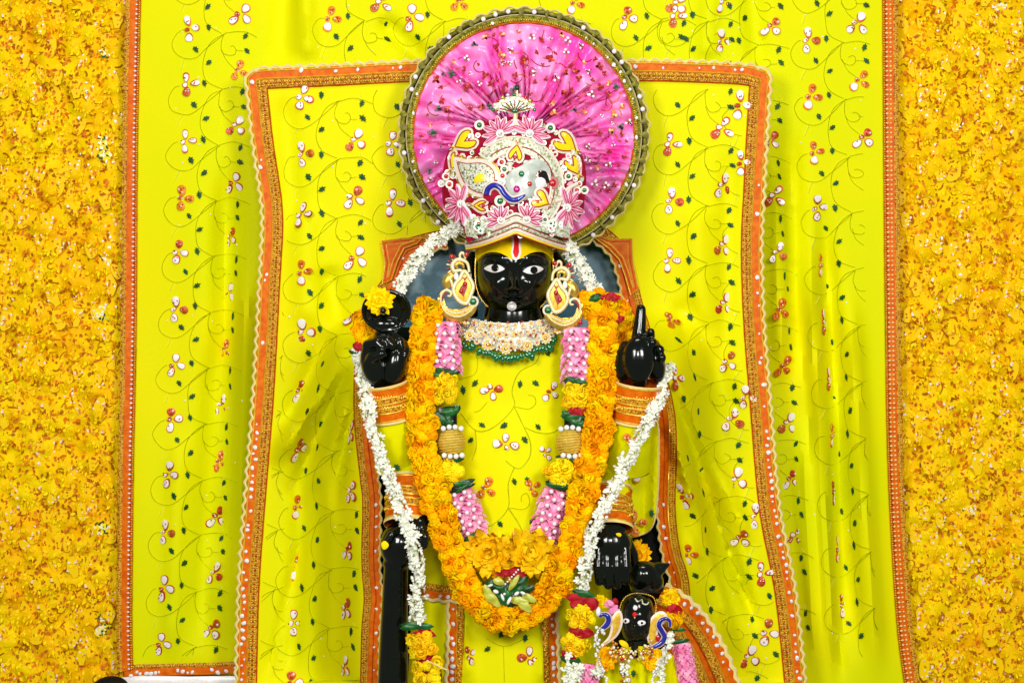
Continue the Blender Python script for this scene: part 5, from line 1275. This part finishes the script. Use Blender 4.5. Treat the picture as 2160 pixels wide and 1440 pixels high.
# ------------------------------------------------------------------ small statue at the lower right
SX, SZ, SRX, SRZ, SRY, SY = 1345.0, 1305.0, 35.0, 54.0, 40.0, -.085
def sdisp(px, py):
    x = px - 1338.0; ax = abs(x)
    d = 4.5*G(ax, py, 0, 1308, 4, 9) + 5*G(ax, py, 0, 1321, 4.5, 6) + 2.6*G(ax, py, 5, 1323, 3, 3) - 2.4*G(ax, py, 16, 1309, 9, 6) + 2*G(ax, py, 16, 1298, 11, 4) + 2.4*G(ax, py, 17, 1326, 9, 9)
    return (d + 2.6*G(ax, py, 0, 1332, 8, 2.2) + 3*G(ax, py, 0, 1338, 6, 2.4) + 2.5*G(ax, py, 0, 1347, 8, 5)) * MM
def s_ab(z):
    w = max(0., 1 - abs((z - SZ)/SRZ)**3.4)**.5; return SRX*w, SRY*w
def sfaceY(px, py):
    a, b = s_ab(py); q = min(.97, abs((px - SX)/max(a, 1))); return SY - b*MM*math.sqrt(1 - q*q) - sdisp(px, py)*(1 - q**4)
small = thing('small_black_statue', 'small glossy black statue with wide white eyes at the lower right, below the conch', 'statue', 1345, 1440, -.08)
mb = MB(); vs = []; fs = []; nt, nz = 96, 70
for j in range(nz + 1):
    z = SZ - SRZ*math.cos(pi*j/nz)*.9995; a, b = s_ab(z)
    for i in range(nt):
        th = 2*pi*i/nt; x = SX + a*math.cos(th); y = SY + b*MM*math.sin(th)
        if math.sin(th) < 0: y -= sdisp(x, z)*(1 - abs(math.cos(th))**4)
        vs.append(W(x, z, y))
for j in range(nz):
    for i in range(nt): fs.append((j*nt + i, (j+1)*nt + i, (j+1)*nt + (i+1) % nt, j*nt + (i+1) % nt))
mb.add(vs, fs); sh = mb.build('head', stone, small)
mb = MB(); mb.tube([W(1345, 1330, SY), W(1345, 1360, SY), W(1345, 1382, SY)], [.022, .026, .03], 20); mb.build('neck', stone, small)
for cx, cz, w_, px_, pz_ in ((1320.5, 1308.5, 7.2, 1319.5, 1309), (1353.5, 1312.5, 8.6, 1354, 1313)):
    mb = MB(); mb.plate(circ(cx, cz, w_, 18, 5.2), sfaceY, -.003, .0012, 3, .0016); e = mb.build('eye', enwhite, sh)
    mb = MB(); mb.plate(circ(px_, pz_, 2.7, 12), lambda x, z: sfaceY(cx, cz), 0, .0040, None); mb.build('pupil', stone, e)
for cx, cz, r_, m in ((1340, 1281, 4.8, enwhite), (1338.5, 1295, 4.6, redpaint)):
    mb = MB(); mb.plate(circ(cx, cz, r_, 16, r_*1.1), sfaceY, -.002, .0015, 3, .0025); mb.build('forehead_mark', m, sh)
ch = cr([(1306, 1300), (1308, 1280), (1316, 1262), (1332, 1252), (1352, 1251), (1368, 1254), (1380, 1262), (1384, 1280), (1382, 1292)], 6)
mb = MB(); mb.tube([W(x, z, SY - .012) for x, z in ch], .0012, 6)
for x, z in resample(ch, 5): mb.ell(W(x, z, SY - .014), .0015, 6, 4)
o = mb.build('gold_chain', gold); o['label'] = 'pale gold chain framing the head of the small black statue'; o['category'] = 'chain'
mb = MB()
for x, z in cr([(1340, 1262), (1345, 1268), (1354, 1264), (1356, 1272), (1364, 1274), (1368, 1270)], 4): mb.ell(W(x, z, sfaceY(x, z) - .0015), .0017, 6, 4)
o = mb.build('forehead_jewel', silver); o['label'] = 'tiny silver squiggle jewel on the forehead of the small statue'; o['category'] = 'jewel'
eyS = lambda x, z: -.105
def stube(par, name, path, r, m, y, flat=.7, seg=8, taper=True):
    q = cr(path, 6); mb = MB(); n = len(q)
    mb.tube([W(x, z, y) for x, z in q], [r*MM*((.4 + .6*math.sin(pi*min(1, (k + 1)/(n*.6))*.5)*(1 if k < n*.8 else (n - k)/(n*.2)*.7 + .3)) if taper else 1) for k in range(n)], seg, flat=flat); return mb.build(name, m, par)
e1 = thing('earring', 'crescent earring with a blue peacock neck left of the small black face', 'earring', 1285, 1350, -.1)
c1 = cr([(1306, 1288), (1312, 1305), (1308, 1326), (1296, 1344), (1268, 1362), (1284, 1344), (1290, 1325), (1290, 1305)], 5, True)
mb = MB(); mb.plate(inset(c1, -2), eyS, -.004, .004, 5, .002); p = mb.build('crescent', ivory, e1); mb = MB(); mb.plate(inset(c1, 3.2), eyS, .001, .0075, 5, .001); mb.build('gold_inlay', zari, p)
stube(e1, 'peacock_edge', [(1264, 1300), (1272, 1295), (1281, 1298), (1284, 1307), (1280, 1317), (1270, 1325)], 7.0, ivory, -.113); stube(e1, 'peacock_neck', [(1264, 1300), (1272, 1295), (1281, 1298), (1284, 1307), (1280, 1317), (1270, 1325)], 5.2, enblue, -.116)
for k in range(14): put('stone', BEADW, e1, mtx(W(1262 + R.uniform(-7, 12), 1322 + 3.2*k + R.uniform(-3, 3), -.115), (0, -1, 0), 0, R.uniform(.4, .8)))
mb = MB(); mb.ell(W(1262, 1289, -.115), (.0055, .005, .010), 10, 7); mb.build('bud', enwhite, e1)
e2 = thing('earring', 'crescent earring with a blue peacock neck right of the small black face', 'earring', 1385, 1360, -.1)
c2 = cr([(1384, 1294), (1396, 1290), (1406, 1298), (1400, 1312), (1392, 1318), (1386, 1335), (1388, 1352), (1378, 1362), (1368, 1350), (1366, 1330), (1372, 1308)], 5, True)
mb = MB(); mb.plate(inset(c2, -2), eyS, -.004, .004, 5, .002); p = mb.build('crescent', ivory, e2); mb = MB(); mb.plate(inset(c2, 3.4), eyS, .001, .0075, 5, .001); mb.build('gold_inlay', zari, p)
s_p = [(1413, 1322), (1413, 1310), (1405, 1304), (1395, 1307), (1390, 1318), (1396, 1330), (1402, 1342), (1396, 1354), (1384, 1362), (1368, 1368)]
stube(e2, 'peacock_edge', s_p, 6.6, ivory, -.116); stube(e2, 'peacock_neck', s_p, 4.8, enblue, -.119)
mb = MB(); mb.ell(W(1388, 1345, -.118), (.005, .003, .0075), 10, 7); mb.build('gem', gemr, e2)
nk2 = thing('necklace', 'twisted gold necklace with a pendant on the small black statue', 'necklace', 1330, 1400, -.12)
q_ = cr([(1292, 1352), (1304, 1364), (1322, 1374), (1345, 1374), (1362, 1364), (1374, 1350)], 8)
for k, (x, z) in enumerate(resample(q_, 3.4)):
    mb = MB(); mb.ell(W(x + R.uniform(-1, 1), z + 5*math.sin(k*1.3), -.130 - .003*math.cos(k*1.3)), (R.uniform(2.4, 4)*MM, .003, R.uniform(1.8, 3)*MM), 7, 5, rot=Matrix.Rotation(R.uniform(-1, 1), 3, 'Y')); mb.build('link', R.choice((gold, goldp, gold, copper2)), nk2)
mb = MB(); mb.plate(circ(1313, 1390, 10, 16, 11), lambda x, z: -.130, -.004, .003, 4, .003); p = mb.build('pendant', gold, nk2)
mb = MB(); mb.ell(W(1312, 1388, -.139), (.004, .003, .005), 10, 6); mb.build('gem', gemr, p)
for k in range(22): put('bead', BEADW, nk2, mtx(W(1318 + R.uniform(-9, 9), 1402 + R.uniform(-4, 34), -.134), (0, -1, 0), 0, R.uniform(.3, .6)))
# its yellow dress and orange-trimmed cape
dY = lambda x, z: -.112 + .05*((x - 1345)/90)**2 - .010*math.sin((x - 1345)*.16 + .4*math.sin(z*.05)) 
dr = thing('small_dress', 'pleated yellow dress of the small black statue at the bottom edge', 'dress', 1345, 1440, -.08)
mb = MB(); mb.plate(cr([(1270, 1395), (1300, 1372), (1345, 1362), (1390, 1368), (1425, 1388), (1446, 1462), (1258, 1462)], 5, True), dY, -.004, .0, 6); mb.build('fabric', yellow2, dr)
put('flower', FLOW[1], dr, mtx(W(1315, 1432, -.125), (0, -1, 0), 0, .8)); put('leaf', LEAF[0], dr, mtx(W(1312, 1418, -.13), (0, -1, 0), 1, .9)); put('leaf', LEAF[2], dr, mtx(W(1336, 1420, -.13), (0, -1, 0), 0, 1.0))
cp = thing('small_cape', 'orange and gold striped cape edge curving down at the right of the small statue', 'cape', 1500, 1440, -.0)
cY = lambda x, z: .03 + .00045*(x - 1420)
cpth = cr([(1404, 1232), (1440, 1252), (1475, 1282), (1505, 1322), (1532, 1372), (1552, 1420), (1566, 1465)], 10)
poly = off_path(cpth, 0) + [(1420, 1465), (1410, 1380), (1400, 1300)]
mb = MB(); mb.plate(poly, cY, -.004, 0, 10); mb.build('fabric', orange, cp)
t, P, NN = ribbon(cp, cpth, [('trim', -24, -3, orange, .005, 0, 1, .002), ('lace_edge', -5, 4, cream, .006, 2.4, 26, .002), ('piping', -27, -24, zari, .006, 0, 1, .002), ('braid', -44, -27, braid, .005, 0, 1, .002), ('piping', -48, -44, rust, .004, 0, 1, .002), ('braid', -58, -48, orange, .004, 0, 1, .001), ('piping', -61, -58, zari, .005, 0, 1, .001), ('braid', -78, -61, braid, .004, 0, 1, .002), ('piping', -82, -78, rust, .004, 0, 1, .002), ('braid', -92, -82, orange, .004, 0, 1, .001), ('piping', -95, -92, zari, .005, 0, 1, .001)], cY)
sequins(t, P, NN, -13, cY, .009, 20, whiteq, prob=.8, lo=3, hi=6); knots(t, P, NN, -35, cY, .009, 5, (5, 1.8, 1.6), zari, 'knot_row', .7, 4); knots(t, P, NN, -70, cY, .008, 5, (5, 1.8, 1.6), zari, 'knot_row', .7, 4)
# flowers round it
def bunch(name, label, segs, x, z):
    g = thing(name, label, 'garland', x, z, -.1)
    for s_ in segs:
        if s_[0] == 'm': strand(g, s_[1], s_[2], 13, s_[3], BL if len(s_) < 5 else BLY, 17, sc=(.75, .95))
        elif s_[0] == 'r': band_leaf(g, *s_[1:], redp, .009).name
        elif s_[0] == 'l': band_leaf(g, *s_[1:], leafm, .004)
        elif s_[0] == 'p': pinkseg(g, *s_[1:])
        elif s_[0] == 'j':
            for k in range(s_[4]): put('jasmine_flower', JAS[R.randrange(8)], g, mtx(W(s_[1] + R.gauss(0, s_[3]), s_[2] + R.gauss(0, s_[3]*1.3), -.12 + R.uniform(-.01, .01)), (R.uniform(-.5, .5), -1, R.uniform(-.5, .5)), R.uniform(0, 6), R.uniform(.9, 1.3)))
    return g
bunch('hanging_garland', 'marigold and red petal strand with a green leaf below the left jasmine string', [('l', 880, 1319, -.10, 72, 15, .05), ('l', 868, 1322, -.10, 50, 12, -.1), ('r', 888, 1334, -.09, 56, 18, .05), ('m', [(885, 1346, -.07), (890, 1364, -.07), (894, 1380, -.07)], 34, 3, 1), ('r', 896, 1391, -.09, 52, 22, 0), ('m', [(900, 1404, -.07), (904, 1425, -.07), (904, 1455, -.07)], 38, 3, 1)], 890, 1440)
mb = MB(); mb.tube([W(900, 1392, -.12), W(925, 1404, -.12), W(943, 1412, -.12)], .0014, 5); o = mb.build('thread', cream); o['label'] = 'loose pale thread crossing the lower left marigold strand'; o['category'] = 'thread'
bunch('hanging_garland', 'marigold and red petal strand under the right jasmine string, left of the small statue', [('l', 1231, 1251, -.12, 52, 14, .25), ('r', 1232, 1268, -.115, 66, 34, .3), ('m', [(1222, 1286, -.09), (1228, 1305, -.09), (1232, 1322, -.09)], 32, 3, 1), ('r', 1226, 1334, -.115, 56, 20, .25), ('m', [(1204, 1345, -.09), (1212, 1360, -.09), (1226, 1376, -.09)], 28, 3, 1), ('r', 1206, 1380, -.11, 46, 14, .15), ('l', 1204, 1392, -.11, 48, 18, .35), ('l', 1222, 1415, -.10, 60, 14, 1.5), ('j', 1203, 1422, 9, 34)], 1220, 1440)
bunch('hanging_garland', 'short pink petal roll at the bottom edge between the skirt and small statue', [('p', (1246, 1400), (1238, 1462), 22, 5, -.10, False), ('j', 1262, 1410, 7, 16)], 1240, 1440)
bunch('hanging_garland', 'pink petal roll with marigold and red petals along the right of the small statue', [('r', 1416, 1281, -.09, 44, 20, .1), ('m', [(1424, 1296, -.07), (1427, 1316, -.07)], 20, 2), ('l', 1428, 1326, -.085, 40, 10, .1), ('l', 1436, 1352, -.085, 40, 10, -.2), ('p', (1438, 1356), (1456, 1462), 20, 11, -.08, False)], 1440, 1440)
band = thing('jasmine_garland', 'thin white jasmine string hanging at the right of the small statue', 'garland', 1395, 1440, -.12)
for k, (x, z) in enumerate(resample(cr([(1418, 1335), (1412, 1358), (1404, 1385), (1394, 1410), (1390, 1445)], 8), 5)):
    put('jasmine_flower', JAS[R.randrange(8)], band, mtx(W(x + R.uniform(-6, 6), z, -.125), (R.uniform(-.6, .6), -1, R.uniform(-.5, .5)), R.uniform(0, 6), R.uniform(.8, 1.15)))
single(1281, 1386, -.118, .62, 'orange marigold on the left shoulder of the small black statue', (-.1, -1, .1), 1)
single(1376, 1388, -.118, .56, 'orange marigold on the right shoulder of the small black statue', (.2, -1, .1), 2)
single(1267, 1268, -.095, .36, 'small orange marigold above the left earring of the small statue', (0, -1, .3), 0)
single(1414, 1260, -.08, .5, 'yellow bloom beside the conch, at the top of the small cape', (.2, -1, .2), 2)
def loose(label, x, z, y, L, w, a, m):
    o = blade('loose_petal', m, None, x, z, y, L, w, a, .2, .3); o['label'] = label; o['category'] = 'petal'
pb = thing('pink_bloom', 'crumpled pink bloom above the left earring of the small statue', 'flower', 1291, 1290, -.1)
for k in range(12): blade('petal', pinkp if k % 4 else redp, pb, 1291 + R.uniform(-9, 9), 1279 + R.uniform(-11, 11), -.10 - .001*k, R.uniform(14, 24), R.uniform(9, 14), R.uniform(0, 6), .3, .4, k)
for side, pth in (('left', [(1262, 1325), (1256, 1350), (1262, 1385), (1272, 1412), (1280, 1445)]), ('right', [(1404, 1362), (1398, 1392), (1382, 1412), (1372, 1445)])):
    st = thing('bead_string', 'string of white and gold beads at the %s of the small statue chest' % side, 'beads', pth[-1][0], 1440, -.12)
    for k, (x, z) in enumerate(resample(cr(pth, 8), 4.2)):
        mb = MB(); mb.ell(W(x + R.uniform(-4, 4), z, -.142), R.uniform(1.8, 3.6)*MM, 7, 5); mb.build('bead', R.choice((pearl, goldw, pearl, silver)), st)
br_ = thing('breast_ornament', 'cluster of gold, white and red beads on the chest of the small statue', 'ornament', 1335, 1410, -.12)
for k in range(75):
    x = R.uniform(1284, 1378); z = 1366 + 12*(1 - ((x - 1335)/50)**2) + R.uniform(-6, 16)
    mb = MB(); mb.ell(W(x, z, -.136), R.uniform(1.5, 3.6)*MM, 7, 5); mb.build('bead', R.choice((gold, goldw, goldp, pearl, gemr, gold)), br_)
loose('yellow petal under the chin of the small black statue', 1316, 1357, -.128, 24, 11, .6, marigy)
